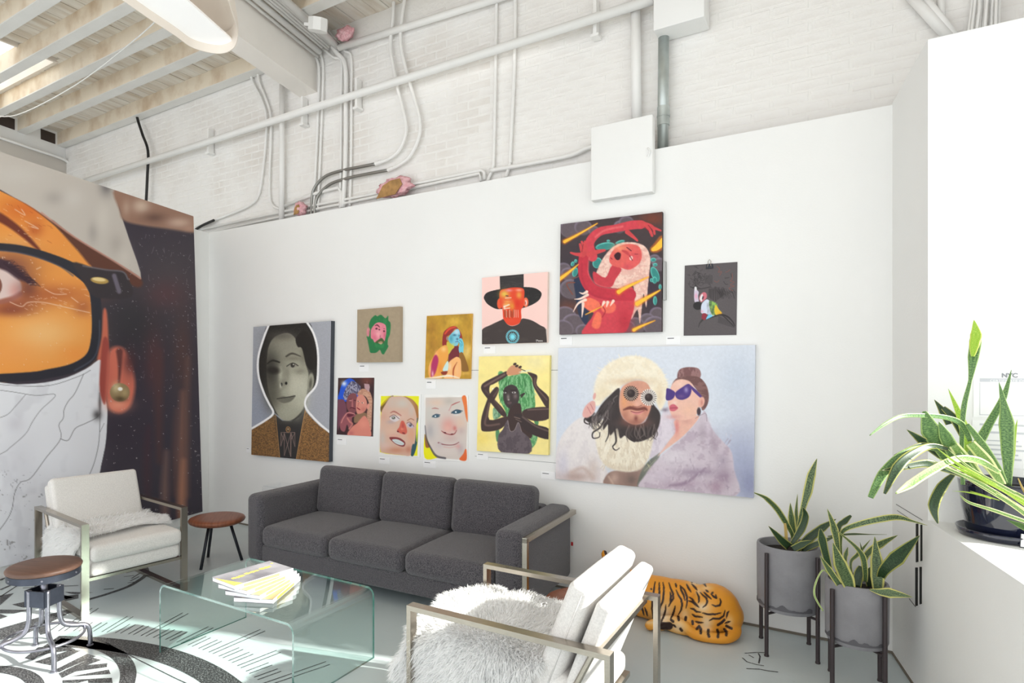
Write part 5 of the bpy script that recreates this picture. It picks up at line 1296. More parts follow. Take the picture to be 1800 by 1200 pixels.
for g in ((165, 440, 85, 210, (52, 50, 46), .9), (175, 660, 60, 120, (84, 82, 72), .8), (370, 570, 90, 150, (204, 203, 184), .8), (310, 250, 110, 60, (140, 137, 124), .7), (430, 330, 30, 90, (110, 108, 96), .6), (260, 160, 120, 40, (84, 80, 74), .7), (300, 780, 80, 50, (170, 170, 152), .7), (440, 600, 40, 150, (206, 206, 188), .6), (350, 345, 70, 20, (110, 107, 94), .6), (400, 450, 50, 26, (120, 118, 104), .6), (246, 480, 18, 70, (190, 190, 170), .8), (300, 470, 24, 60, (120, 118, 104), .5), (400, 700, 60, 60, (188, 188, 168), .6)): p.glow(*g)
p.poly([(370, 180), (385, 250), (420, 265), (455, 400), (500, 440), (545, 380), (500, 200), (440, 120)], (38, 36, 34), 8)
p.line([(138, 388), (180, 362), (236, 376)], [8, 16, 12], (40, 38, 35), 8).line([(292, 328), (340, 305), (408, 328)], [14, 16, 6], (66, 62, 56), 8, .9)
p.ell(185, 442, 50, 28, (46, 43, 40), .1, 24).ell(344, 402, 42, 20, (150, 148, 134), -.05, 6).ell(344, 400, 17, 18, (52, 50, 46)).ell(350, 394, 5, 5, (220, 220, 210)).line([(296, 408), (344, 382), (388, 404)], 7, (50, 48, 44), 5)
p.glow(272, 545, 34, 30, (120, 118, 106), .6).ell(253, 556, 8, 15, (26, 25, 24)).ell(291, 546, 10, 12, (26, 25, 24)).glow(246, 566, 8, 20, (212, 212, 196), .8)
p.poly([(216, 670), (262, 652), (300, 656), (366, 645), (330, 692), (262, 706)], (112, 110, 98), 8).line([(216, 672), (296, 660), (364, 648)], 6, (44, 42, 40), 4).glow(275, 620, 20, 20, (170, 170, 152), .6)
p.ell(490, 535, 26, 72, (156, 155, 138), .1, 8).ell(488, 550, 11, 40, (92, 90, 80), .1, 12)
p.line(OUTL, 17, (247, 247, 248), 4).line(OUTR, 17, (247, 247, 248), 4)
p.line([(205, 805), (242, 1180)], 5, (190, 140, 84), 4).line([(446, 764), (420, 900), (368, 1190)], 5, (196, 146, 90), 4)
PEN = (150, 126, 118)
for L in ([(250, 945), (362, 945)], [(250, 947), (248, 1056), (276, 950), (328, 1140), (332, 950), (362, 1060), (362, 947)], [(250, 950), (275, 1010)], [(276, 1130), (330, 950)], [(276, 950), (276, 1130)], [(328, 1140), (328, 950)], [(332, 1000), (362, 950)]): p.line(L, 4, PEN, 3, .9, False)
p.ell(307, 920, 19, 24, (170, 126, 80)).ell(307, 920, 13, 18, (60, 54, 50)).ell(307, 918, 7, 9, (180, 150, 110))
p.grain(.06, 5)
p.build('painting', 'large grey portrait painting of a face with white outline and tan coat', .05, (70, 74, 82), BACK)

# ---- green beard ---------------------------------------------------------------
cp = (620, 530, 10.43)
p = wallpic(cpx([(85, 148), (868, 88), (862, 1106), (74, 1113)], *cp), .04, cp, (163, 146, 121), 1.2)
GR = (36, 116, 66)
p.poly([(328, 330), (412, 248), (450, 268), (520, 240), (600, 305), (648, 258), (656, 345), (690, 380), (696, 470), (682, 600), (650, 680), (640, 780), (655, 820), (600, 920), (570, 966), (532, 950), (500, 885), (440, 930), (390, 942), (322, 930), (300, 840), (268, 680), (258, 640), (322, 520), (296, 450)], GR, 10, 1, True, (60, 90, .6, .6), (50, 138, 76))
p.poly([(392, 430), (430, 396), (490, 380), (560, 400), (606, 440), (616, 560), (590, 700), (572, 720), (540, 668), (480, 690), (412, 752), (370, 690), (334, 660), (336, 520)], (224, 128, 144), 10)
p.glow(470, 590, 60, 80, (240, 170, 178), .8).glow(400, 650, 40, 50, (216, 100, 124), .7).glow(585, 610, 20, 60, (206, 90, 116), .8).ell(283, 560, 27, 84, (212, 134, 142), 0, 8).glow(300, 570, 8, 60, (190, 90, 100), .6)
BR_ = (96, 36, 56)
p.line([(412, 442), (450, 428), (492, 466)], [12, 24, 14], BR_, 8).ell(437, 495, 22, 16, BR_).ell(488, 511, 15, 13, BR_).ell(575, 541, 19, 16, BR_).ell(576, 495, 16, 8, (150, 60, 80)).glow(505, 640, 10, 30, (160, 70, 90), .7)
p.poly([(405, 752), (480, 692), (530, 668), (578, 720), (566, 770), (520, 735), (468, 762)], (72, 88, 50), 10).poly([(470, 745), (520, 728), (552, 745), (525, 782), (490, 770)], (190, 158, 126), 8).line([(480, 748), (545, 742)], 8, (120, 70, 60), 6)
p.grain(.04, 40)
p.build('painting', 'small tan canvas with a pink face in green hair and beard', .04, (176, 158, 134), BACK)

# ---- embracing couple print ------------------------------------------------------
cp = (585, 655, 10)
p = wallpic(cpx([(95, 90), (730, 86), (708, 1120), (67, 1083)], *cp), .006, cp, (58, 38, 42), 1.3)
p.glow(600, 130, 110, 90, (122, 66, 54), .8).glow(150, 160, 100, 80, (76, 58, 50), .7)
p.poly([(108, 490), (120, 330), (160, 200), (230, 122), (310, 98), (392, 150), (430, 250), (420, 480)], (34, 84, 212), 8).glow(200, 190, 44, 44, (220, 232, 252), 1)
p.poly([(185, 420), (226, 280), (310, 160), (370, 150), (450, 200), (492, 270), (440, 372), (330, 382), (240, 480)], (78, 74, 100), 8, 1, True, (16, 22, .5, .9), (170, 168, 190))
p.poly([(88, 520), (130, 470), (190, 474), (232, 560), (242, 690), (210, 800), (130, 900), (88, 1000)], (116, 68, 84), 14)
p.poly([(245, 480), (292, 382), (370, 358), (424, 400), (424, 560), (402, 690), (330, 724), (262, 650), (240, 560)], (128, 72, 78), 10)
p.line([(345, 470), (345, 610)], [16, 34], (176, 104, 106), 10).line([(300, 622), (340, 612), (396, 636)], [8, 20, 10], (86, 26, 40), 6).ell(312, 488, 26, 9, (190, 130, 130)).ell(390, 486, 22, 9, (90, 40, 50)).line([(290, 470), (330, 455)], 8, (90, 46, 50), 5)
p.poly([(430, 390), (470, 312), (540, 280), (640, 320), (692, 450), (694, 560), (684, 800), (672, 1010), (616, 900), (600, 700), (640, 560), (580, 420), (480, 392)], (206, 158, 132), 10, 1, True, (30, 14, .5, .7), (178, 122, 100))
p.poly([(372, 850), (400, 735), (570, 700), (600, 780), (480, 850), (400, 880)], (136, 106, 80), 12)
p.poly([(424, 440), (470, 388), (540, 400), (592, 480), (602, 580), (560, 680), (470, 722), (420, 700), (408, 560)], (216, 140, 124), 10).glow(540, 640, 50, 40, (196, 110, 100), .7)
p.ell(622, 590, 24, 52, (222, 146, 130), .2, 8).ell(450, 500, 22, 12, (236, 190, 170)).ell(446, 500, 9, 10, (60, 30, 40)).ell(522, 528, 24, 14, (236, 190, 170)).ell(516, 528, 9, 10, (60, 30, 40)).line([(430, 616), (475, 648)], 18, (136, 36, 50), 6).line([(455, 520), (440, 590)], 12, (190, 104, 98), 8)
p.poly([(270, 1110), (330, 960), (430, 880), (540, 760), (604, 800), (652, 950), (652, 1130)], (220, 134, 118), 14).glow(540, 900, 80, 80, (232, 148, 128), .7).glow(320, 1060, 50, 40, (190, 100, 100), .7)
p.poly([(124, 880), (170, 780), (262, 690), (390, 724), (398, 760), (340, 790), (334, 900), (290, 990), (250, 910), (210, 1030), (140, 1000)], (150, 84, 92), 12).line([(150, 880), (190, 790), (270, 700), (385, 725)], 14, (214, 140, 136), 10).line([(260, 800), (300, 860), (345, 900), (290, 985)], 30, (204, 124, 116), 12, .9).poly([(255, 720), (330, 725), (380, 735), (320, 770), (260, 770)], (96, 40, 54), 14)
p.poly([(552, 190), (640, 200), (652, 250), (638, 336), (560, 272)], (186, 150, 156), 8, 1, False).line([(605, 150), (605, 200)], 6, (180, 130, 130), 4)
p.build('print', 'dark print of an embracing couple under a blue moonlit arch', .006, (236, 236, 234), BACK)

# ---- two face studies on paper ------------------------------------------------------
cp = (660, 685, 8.888)
p = wallpic(cpx([(62, 72), (712, 70), (690, 1050), (45, 1018)], *cp), .004, cp, (244, 243, 240), 1.3)
YL = (240, 238, 30)
p.poly([(86, 96), (300, 92), (682, 98), (668, 480), (655, 1030), (420, 1022), (160, 996), (68, 970), (78, 500)], YL, 5, 1, False, (90, 60, .66, .5), (226, 226, 60))
p.poly([(90, 350), (88, 240), (226, 108), (280, 108), (150, 300)], (120, 90, 40), 10).poly([(92, 260), (150, 200), (230, 112), (200, 112), (110, 210)], (220, 190, 20), 8, .8)
p.poly([(440, 104), (560, 140), (640, 220), (668, 290), (668, 480), (600, 420), (560, 220)], (168, 110, 60), 10)
p.poly([(230, 120), (300, 102), (430, 102), (520, 160), (600, 270), (640, 400), (650, 520), (632, 760), (560, 1010), (420, 1020), (150, 985), (76, 930), (74, 600), (92, 360), (150, 240)], (216, 178, 158), 10)
for g in ((420, 210, 130, 80, (204, 200, 190), .8), (250, 200, 70, 90, (206, 188, 176), .7), (560, 330, 50, 90, (204, 190, 180), .7), (130, 420, 50, 60, (214, 160, 140), .6), (110, 760, 50, 120, (200, 194, 188), .7), (160, 880, 80, 60, (224, 192, 182), .7), (330, 940, 160, 50, (204, 136, 108), .8), (560, 700, 70, 140, (220, 156, 124), .7), (520, 930, 50, 60, (196, 120, 96), .7), (250, 640, 110, 60, (226, 186, 164), .7), (430, 420, 60, 60, (222, 186, 170), .7), (300, 720, 90, 30, (226, 160, 146), .6)): p.glow(*g)
p.line([(655, 440), (648, 620), (636, 820), (575, 1015)], [10, 24, 40, 44], (44, 84, 84), 8).poly([(580, 850), (640, 880), (600, 1015), (556, 1010)], (50, 86, 96), 10)
p.poly([(640, 560), (662, 520), (650, 800), (640, 760)], (226, 236, 40), 6)
p.line([(235, 360), (295, 338), (400, 400)], [10, 22, 12], (176, 104, 96), 10).line([(500, 480), (550, 450), (600, 470)], 14, (176, 120, 96), 10)
p.poly([(226, 430), (290, 396), (380, 420), (370, 470), (300, 500), (240, 470)], (222, 212, 212), 10).ell(282, 436, 30, 24, (104, 104, 96), 0, 8).ell(276, 430, 8, 7, (230, 230, 226)).line([(222, 425), (290, 392), (372, 452)], 10, (120, 84, 92), 8).glow(240, 500, 60, 30, (176, 160, 170), .6)
p.ell(545, 556, 56, 36, (196, 184, 200), .4, 10).ell(546, 548, 22, 26, (84, 76, 88), 0, 8).ell(540, 540, 7, 7, (236, 234, 236)).line([(490, 520), (540, 505), (600, 570)], 9, (120, 84, 96), 8)
p.poly([(402, 490), (450, 500), (496, 640), (465, 694), (400, 682), (336, 640), (372, 580)], (208, 96, 80), 14).glow(420, 610, 24, 20, (240, 150, 120), .8).ell(352, 650, 18, 12, (120, 44, 48), .4).ell(440, 676, 26, 11, (130, 46, 50), .3).glow(430, 560, 16, 50, (180, 70, 66), .7)
p.poly([(216, 744), (320, 738), (400, 762), (466, 822), (446, 884), (372, 874), (286, 826)], (132, 54, 56), 8).poly([(262, 776), (350, 774), (446, 830), (424, 864), (350, 852), (292, 818)], (208, 216, 216), 8).line([(300, 800), (420, 845)], 4, (160, 170, 180), 5)
p.build('print', 'paper study of a toothy face on acid yellow, left of the pair', .004, (242, 242, 240), BACK)
p = wallpic(cpx([(764, 76), (1452, 86), (1440, 1120), (750, 1090)], *cp), .004, cp, (244, 243, 240), 1.3)
p.poly([(786, 122), (1412, 112), (1436, 480), (1418, 1098), (1110, 1074), (770, 1058)], (214, 202, 194), 6, 1, False)
p.poly([(1350, 112), (1420, 116), (1442, 490), (1410, 420), (1380, 250)], (236, 120, 58), 8).poly([(1400, 930), (1424, 940), (1420, 1100), (1310, 1086), (1370, 1000)], (234, 104, 50), 8)
p.poly([(770, 700), (830, 820), (860, 920), (940, 1020), (960, 1062), (768, 1060)], (246, 240, 16), 8).poly([(772, 690), (820, 800), (850, 890), (790, 900), (772, 800)], (150, 96, 50), 12)
p.line([(776, 560), (800, 760), (860, 900), (950, 1030), (1090, 1066)], [10, 20, 24, 34, 30], (66, 62, 70), 14, .85)
for g in ((950, 200, 140, 60, (226, 196, 176), .8), (1150, 180, 80, 60, (190, 182, 172), .7), (840, 380, 60, 120, (206, 204, 196), .7), (860, 640, 70, 120, (172, 168, 172), .75), (950, 620, 60, 100, (206, 200, 196), .6), (1330, 520, 90, 120, (226, 192, 170), .7), (1340, 640, 60, 60, (196, 172, 172), .6), (1100, 960, 160, 70, (220, 206, 200), .7), (1330, 920, 50, 80, (190, 172, 176), .7), (1290, 880, 40, 40, (220, 150, 146), .6), (1180, 760, 120, 60, (204, 176, 172), .7), (1260, 260, 90, 50, (206, 200, 190), .7), (1000, 860, 80, 60, (200, 186, 188), .6)): p.glow(*g)
p.line([(885, 292), (930, 285), (985, 296)], [8, 16, 8], (176, 110, 104), 10).line([(1190, 240), (1250, 210), (1320, 184)], [14, 18, 8], (176, 96, 92), 10).line([(1150, 320), (1190, 240)], 12, (206, 150, 150), 14)
p.ell(946, 410, 58, 26, (64, 92, 110), -.05, 10).ell(936, 412, 11, 13, (226, 236, 240)).line([(886, 425), (940, 380), (1010, 390)], 10, (54, 72, 90), 8).ell(1266, 346, 78, 30, (52, 86, 106), -.1, 10).ell(1256, 346, 13, 13, (230, 238, 242)).line([(1185, 365), (1260, 310), (1360, 330)], 10, (50, 70, 86), 8).glow(1270, 390, 60, 16, (226, 222, 220), .7)
p.glow(1140, 560, 110, 130, (224, 156, 146), .9).glow(1120, 600, 50, 50, (232, 180, 166), .7).glow(1240, 600, 30, 40, (206, 110, 106), .8)
p.line([(1030, 640), (1080, 672), (1130, 690), (1190, 698), (1240, 680), (1268, 630)], [6, 18, 12, 18, 14, 6], (150, 64, 66), 10).ell(1085, 668, 22, 10, (96, 36, 44), .3).ell(1195, 690, 24, 9, (110, 40, 46), -.2)
p.line([(985, 826), (1060, 852), (1160, 862), (1240, 852), (1305, 816)], [22, 14, 12, 14, 8], (140, 74, 80), 8).ell(1010, 838, 26, 8, (206, 190, 190), .3).line([(1070, 890), (1170, 902), (1260, 880)], 14, (214, 170, 166), 12, .8)
p.build('print', 'paper study of a smiling grey-pink face with blue eyes, right of the pair', .004, (242, 242, 240), BACK)

# ---- gold painting ---------------------------------------------------------------------
cp = (740, 540, 9.23)
p = wallpic(cpx([(95, 140), (826, 102), (796, 1160), (62, 1152)], *cp), .02, cp, (188, 142, 44), 1.3)
p.glow(550, 220, 120, 80, (222, 178, 66), .9).glow(180, 330, 80, 120, (166, 116, 40), .7).glow(200, 600, 120, 150, (178, 124, 44), .7).glow(740, 720, 70, 120, (232, 200, 116), .9).glow(720, 1070, 80, 30, (230, 180, 80), .9).glow(90, 640, 40, 80, (206, 160, 60), .6).grain(.14, 90, 130)
p.poly([(350, 625), (360, 430), (420, 352), (520, 304), (592, 330), (652, 420), (672, 520), (630, 570), (600, 420), (560, 352), (480, 440), (424, 480), (426, 604)], (146, 42, 40), 8).line([(390, 430), (460, 350), (560, 316)], [20, 36, 20], (222, 76, 48), 16)
p.poly([(470, 700), (600, 618), (622, 800), (560, 812), (450, 890)], (116, 42, 50), 8)
p.poly([(420, 560), (540, 628), (500, 690), (440, 760)], (206, 190, 66), 8)
p.poly([(450, 484), (520, 400), (600, 350), (636, 430), (622, 500), (602, 600), (560, 628), (500, 602), (452, 545)], (124, 198, 218), 6).glow(580, 400, 40, 40, (206, 228, 242), .9).glow(490, 510, 30, 60, (62, 150, 168), .8).glow(545, 450, 30, 16, (50, 100, 130), .9).glow(590, 515, 16, 16, (60, 90, 120), .9).glow(620, 460, 14, 18, (50, 110, 140), .8).line([(560, 560), (604, 552)], 9, (80, 70, 120), 6).glow(520, 600, 30, 20, (206, 206, 90), .5).ell(428, 505, 18, 34, (150, 130, 120), 0, 8)
p.poly([(612, 520), (655, 500), (690, 570), (694, 640), (682, 742), (636, 752), (612, 680), (626, 600), (604, 560)], (112, 202, 222), 6).line([(625, 530), (660, 560), (670, 620)], 8, (40, 110, 130), 6, .8).line([(606, 560), (640, 590), (650, 640)], 7, (40, 110, 130), 6, .7)
p.poly([(622, 770), (682, 742), (776, 1000), (730, 1042), (650, 1010)], (140, 96, 40), 8)
p.poly([(236, 740), (330, 640), (420, 618), (446, 740), (436, 830), (380, 960), (330, 1080), (330, 1160), (150, 1160), (124, 960)], (240, 164, 72), 8).glow(370, 680, 40, 40, (252, 206, 130), .9).glow(310, 980, 40, 90, (236, 140, 50), .7).glow(250, 760, 30, 60, (252, 180, 120), .7)
p.poly([(160, 960), (206, 800), (256, 776), (284, 870), (236, 1060), (180, 1130), (156, 1100)], (178, 48, 98), 24).glow(190, 1080, 16, 50, (246, 190, 200), .9).glow(150, 1000, 16, 80, (246, 200, 140), .8)
p.poly([(450, 900), (540, 820), (600, 806), (650, 880), (626, 1160), (380, 1160), (430, 1040)], (250, 184, 116), 8).line([(586, 890), (530, 1000), (524, 1130)], [8, 24, 20], (176, 76, 40), 12).glow(590, 1010, 24, 90, (250, 190, 130), .9).glow(470, 960, 24, 60, (252, 214, 170), .8)
p.poly([(352, 1020), (420, 880), (446, 900), (432, 1030)], (206, 232, 226), 8).poly([(326, 1050), (430, 1035), (400, 1100), (350, 1090)], (146, 54, 36), 10)
p.line([(60, 1150), (250, 1135), (450, 1110), (620, 1145)], [6, 26, 36, 8], (250, 240, 220), 20, .9)
p.build('painting', 'small gold painting of a red-haired woman with a blue face', .02, (226, 178, 84), BACK)

# ---- hat painting ------------------------------------------------------------------------
cp = (840, 470, 8.57)
p = wallpic(cpx([(62, 156), (1052, 66), (1040, 1128), (62, 1156)], *cp), .03, cp, (249, 208, 199), 1.3)
p.poly([(330, 128), (692, 92), (692, 305), (335, 338)], (50, 46, 46), 5, 1, False, (90, 12, .6, .4), (72, 68, 68))
p.poly([(92, 440), (150, 372), (330, 326), (500, 306), (700, 294), (850, 308), (938, 356), (960, 412), (920, 492), (820, 560), (700, 604), (640, 612), (370, 624), (270, 622), (160, 562), (108, 500)], (34, 32, 32), 5, 1, True, (60, 40, .62, .35), (58, 56, 56))
RD = (226, 66, 36)
p.ell(328, 545, 38, 80, (232, 86, 50), 0, 8).ell(722, 524, 40, 72, (236, 110, 74), 0, 8).ell(724, 530, 16, 40, (246, 206, 190), 0, 8).ell(715, 535, 8, 24, (170, 50, 40))
p.poly([(332, 362), (430, 318), (560, 300), (690, 324), (698, 460), (690, 580), (652, 640), (656, 770), (620, 842), (520, 876), (440, 850), (386, 780), (370, 632), (334, 560)], RD, 8)
for g in ((400, 400, 70, 60, (228, 188, 76), 1), (440, 560, 60, 40, (236, 176, 80), .9), (620, 420, 40, 60, (232, 168, 70), .9), (470, 345, 50, 20, (232, 150, 160), .9), (520, 580, 40, 60, (230, 150, 50), .9), (450, 500, 60, 30, (240, 180, 90), .8), (620, 340, 50, 20, (246, 170, 150), .8), (600, 540, 50, 80, (214, 44, 24), .8), (480, 800, 80, 40, (232, 76, 46), .6), (400, 600, 20, 40, (246, 220, 190), .8)): p.glow(*g)
p.line([(415, 460), (500, 455)], 14, (240, 220, 190), 10, .8).line([(400, 490), (500, 495)], 16, (226, 90, 50), 10, .8).line([(425, 425), (455, 430)], 14, (80, 60, 60), 8).line([(395, 590), (470, 560)], 20, (248, 236, 220), 10, .8).line([(400, 620), (480, 610)], 16, (246, 226, 200), 8, .8)
for k, x in enumerate((400, 420, 440, 462, 492, 512, 532)): p.line([(x, 640 + (k % 3) * 10), (x + 6, 740 + (k % 2) * 20)], 10, (120, 62, 30), 6, .9)
for k, x in enumerate((430, 478, 548, 575, 605)): p.line([(x, 640), (x + 2, 750)], 9, (240, 190, 170), 6, .85)
p.poly([(55, 950), (200, 862), (350, 792), (385, 780), (440, 852), (520, 882), (620, 846), (660, 775), (720, 772), (820, 800), (940, 870), (1024, 930), (1052, 1140), (55, 1170)], (62, 53, 51), 6, 1, True, (120, 60, .6, .3), (78, 68, 64))
p.poly([(1026, 930), (1060, 960), (1060, 1140), (1046, 1140)], (206, 190, 180), 8)
CYN = (124, 222, 238)
for k in range(30):
    a = 2 * math.pi * k / 30; p.line([(523 + 78 * math.cos(a), 1042 + 84 * math.sin(a)), (523 + 98 * math.cos(a + .05), 1042 + 104 * math.sin(a + .05))], 11, CYN, 5, 1, False)
for k in range(14):
    a = 2 * math.pi * k / 14; p.line([(523, 1045), (523 + 58 * math.cos(a), 1045 + 62 * math.sin(a))], [14, 10], CYN, 5, 1, False)
p.line([(875, 1095), (905, 1092)], 6, (236, 230, 226), 4).line([(888, 1094), (884, 1118)], 6, (236, 230, 226), 4)
for x in (908, 920, 932, 944, 958, 970): p.line([(x, 1100), (x + 3, 1112)], 7, (230, 224, 220), 4)
p.build('painting', 'pink painting of a red-faced man in a wide black hat', .03, (250, 226, 214), BACK)

# ---- yellow painting -----------------------------------------------------------------------
cp = (830, 620, 6.316)
p = wallpic(cpx([(75, 40), (862, 28), (845, 1135), (52, 1086)], *cp), .03, cp, (252, 233, 148), 1.2)
p.glow(700, 100, 160, 100, (252, 238, 178), .8).glow(100, 950, 120, 80, (250, 222, 112), .7).glow(250, 90, 160, 70, (250, 232, 150), .7).grain(.05, 90)
GA, GB_ = (78, 146, 86), (140, 196, 140)
p.poly([(300, 345), (288, 226), (330, 205), (400, 258), (500, 232), (620, 236), (672, 330), (694, 480), (698, 606), (640, 640), (570, 694), (530, 640), (400, 748), (366, 640), (300, 500)], GA, 8, 1, True, (14, 34, .5, .8), GB_)
p.poly([(236, 610), (300, 640), (320, 700), (240, 735)], (96, 140, 106), 8, 1, True, (14, 30, .5, .7), (160, 196, 160)).poly([(262, 870), (300, 860), (300, 960), (272, 980)], (84, 140, 96), 8).poly([(655, 910), (720, 920), (718, 970), (690, 1030), (650, 1050)], (86, 150, 96), 8, 1, True, (14, 30, .5, .7), (150, 196, 140)).poly([(690, 750), (735, 755), (730, 800), (700, 790)], (84, 140, 90), 8)
rr2 = random.Random(9)
for k in range(46):
    x = rr2.uniform(320, 680); y = rr2.uniform(250, 560); L = rr2.uniform(50, 110); d = (x - 480) * .25
    p.line([(x, y), (x + d * .4 + rr2.uniform(-8, 8), y + L * .5), (x + d * .6, y + L)], [4, 12, 3], rr2.choice([(50, 106, 60), (120, 184, 120), (160, 210, 160), (60, 124, 70)]), 6, .8)
SK = (66, 50, 48)
p.poly([(345, 440), (368, 380), (440, 352), (500, 388), (522, 470), (512, 545), (452, 622), (390, 602), (352, 532)], (62, 52, 52), 8)
p.poly([(430, 600), (530, 560), (560, 690), (650, 800), (650, 950), (420, 868), (388, 745)], (62, 46, 44), 10)
p.poly([(384, 205), (394, 250), (250, 340), (196, 372), (206, 470), (330, 600), (384, 695), (326, 694), (180, 520), (108, 420), (104, 360), (160, 312), (330, 226)], SK, 8).line([(360, 240), (240, 310), (140, 370)], 18, (140, 112, 104), 20, .8).line([(150, 420), (250, 530), (330, 640)], 20, (96, 74, 70), 18, .7)
p.poly([(384, 206), (440, 140), (500, 152), (545, 186), (520, 236), (400, 248)], (210, 146, 108), 8)
for (x, y) in ((474, 124), (496, 145), (532, 158)): p.ell(x, y, 20, 14, (70, 50, 46), -.4)
p.poly([(268, 376), (296, 420), (236, 540), (202, 566), (192, 742), (384, 704), (394, 762), (300, 852), (130, 872), (98, 820), (108, 700), (160, 540), (200, 450)], SK, 8).line([(190, 560), (165, 680), (150, 800), (300, 790)], 18, (124, 96, 88), 18, .75).line([(240, 480), (290, 410)], 18, (110, 84, 76), 12, .7).ell(230, 398, 7, 7, (250, 250, 250))
p.poly([(614, 216), (690, 232), (724, 262), (722, 362), (850, 490), (850, 640), (740, 475), (680, 372), (662, 282)], SK, 8).line([(700, 280), (705, 370), (830, 520)], 14, (120, 92, 84), 14, .8)
p.poly([(600, 622), (850, 606), (850, 730), (690, 756), (560, 692)], SK, 8).line([(620, 632), (850, 622)], 12, (130, 104, 96), 14, .8)
p.poly([(462, 700), (490, 678), (560, 692), (700, 790), (850, 842), (850, 960), (640, 892), (530, 790)], (56, 44, 44), 8).line([(560, 710), (700, 810), (850, 870)], 14, (120, 98, 92), 16, .8).line([(470, 712), (530, 730)], 10, (150, 124, 112), 8, .7).line([(485, 735), (545, 765)], 8, (140, 114, 104), 8, .7)
p.poly([(395, 745), (420, 862), (470, 856), (512, 770), (545, 862), (648, 968), (632, 1118), (318, 1098), (288, 930), (340, 850)], (100, 88, 94), 8, 1, True, (40, 60, .52, .6), (74, 64, 70)).line([(395, 748), (420, 862), (470, 858), (512, 772), (548, 870)], 5, (176, 160, 160), 5, .8)
p.glow(400, 490, 16, 30, (150, 136, 132), .8).glow(480, 480, 22, 30, (126, 112, 110), .8).glow(405, 520, 10, 10, (206, 196, 190), .8).ell(362, 442, 16, 8, (214, 210, 206)).ell(464, 440, 22, 9, (206, 200, 196)).ell(360, 442, 7, 8, (40, 30, 30)).ell(462, 440, 8, 8, (40, 30, 30)).line([(344, 418), (385, 425)], 7, (30, 24, 24), 5).line([(430, 416), (490, 414)], 7, (30, 24, 24), 5).poly([(390, 550), (420, 540), (442, 552), (420, 572), (396, 566)], (92, 72, 74), 6).line([(545, 490), (580, 450), (540, 470)], 16, (54, 44, 44), 6)
p.line([(520, 215), (600, 200), (660, 190)], [6, 20, 4], (226, 232, 206), 8, .9).line([(540, 180), (590, 200)], 8, (60, 50, 48), 6)
p.build('painting', 'yellow painting of a dark figure with green hair and many raised arms', .03, (248, 232, 150), BACK)

# ---- red painting ---------------------------------------------------------------------------
cp = (960, 360, 4.617)
p = wallpic(cpx([(118, 157), (943, 56), (937, 1028), (107, 1052)], *cp), .03, cp, (64, 52, 54), 1.15)
for g in ((870, 110, 120, 60, (120, 56, 38), .8), (330, 560, 250, 250, (50, 46, 60), .6), (180, 830, 90, 60, (110, 60, 48), .7), (860, 700, 80, 200, (52, 40, 58), .7)): p.glow(*g)
CLD, CLL = (96, 84, 90), (142, 128, 150)
for (x, y, r_) in ((200, 190, 90), (300, 180, 70), (385, 205, 42), (600, 170, 50), (650, 140, 60), (590, 190, 40), (140, 520, 60), (180, 560, 60), (200, 680, 90), (880, 440, 45), (920, 480, 60), (150, 900, 90), (220, 960, 90), (130, 1010, 90), (900, 880, 60), (820, 930, 60), (720, 980, 80), (660, 990, 60), (880, 980, 90), (300, 1020, 60)):
    p.ell(x, y, r_, r_ * .85, CLL, 0, 10, .8).ell(x + 4, y + 8, r_ - 4, r_ * .85 - 2, CLD, 0, 18)
TE, TEL = (50, 132, 126), (96, 190, 178)
for (x, y, a, b2, ro) in ((480, 335, 74, 26, -.15), (415, 470, 34, 40, .3), (600, 302, 34, 10, -.3), (505, 292, 10, 6, 0), (884, 562, 26, 60, -.4), (880, 610, 16, 24, 0), (215, 478, 10, 16, .4), (240, 455, 8, 10, 0), (235, 545, 18, 34, .3), (884, 776, 12, 32, 0), (925, 665, 8, 18, 0), (885, 485, 14, 10, 0), (470, 460, 10, 24, .5), (855, 610, 8, 12, 0), (870, 445, 18, 12, 0)): p.ell(x, y, a + 4, b2 + 4, TEL, ro, 5).ell(x + 2, y + 3, a - 2, b2 - 2, TE, ro, 6)
p.poly([(228, 600), (312, 596), (330, 700), (344, 900), (320, 970), (262, 880), (240, 740)], (36, 46, 70), 8).line([(232, 630), (166, 640), (215, 726)], 9, (126, 70, 56), 5).line([(215, 600), (290, 570)], 10, (110, 76, 66), 6)
HC, HL = (226, 178, 164), (244, 212, 196)
p.poly([(408, 590), (428, 500), (500, 382), (600, 312), (722, 306), (806, 342), (844, 430), (834, 580), (824, 680), (812, 830), (790, 720), (762, 960), (742, 850), (690, 926), (716, 760), (700, 640), (640, 676), (520, 668), (500, 600)], HC, 7, 1, True, (20, 16, .5, .7), HL)
A_, AD, AL_ = (206, 62, 74), (168, 36, 56), (232, 110, 110)
p.poly([(290, 1060), (386, 880), (292, 810), (340, 716), (480, 745), (640, 690), (704, 672), (718, 800), (692, 910), (612, 1050)], A_, 8).glow(640, 950, 60, 120, (176, 36, 52), .7)
p.poly([(296, 812), (345, 752), (440, 802), (384, 872)], (240, 112, 84), 10).ell(505, 830, 62, 50, (236, 104, 84), 0, 12).poly([(410, 870), (450, 900), (430, 1000), (370, 980)], (238, 110, 82), 12).line([(440, 800), (480, 860), (455, 910)], 8, (170, 40, 50), 8)
p.poly([(536, 490), (612, 520), (566, 600), (520, 670), (400, 640), (384, 540), (480, 590)], (196, 56, 68), 8)
p.line([(376, 420), (352, 310), (430, 220), (560, 192), (690, 165), (770, 160)], [80, 74, 68, 62, 72, 70], A_, 6).line([(400, 260), (480, 205), (620, 175)], 14, AL_, 16, .8)
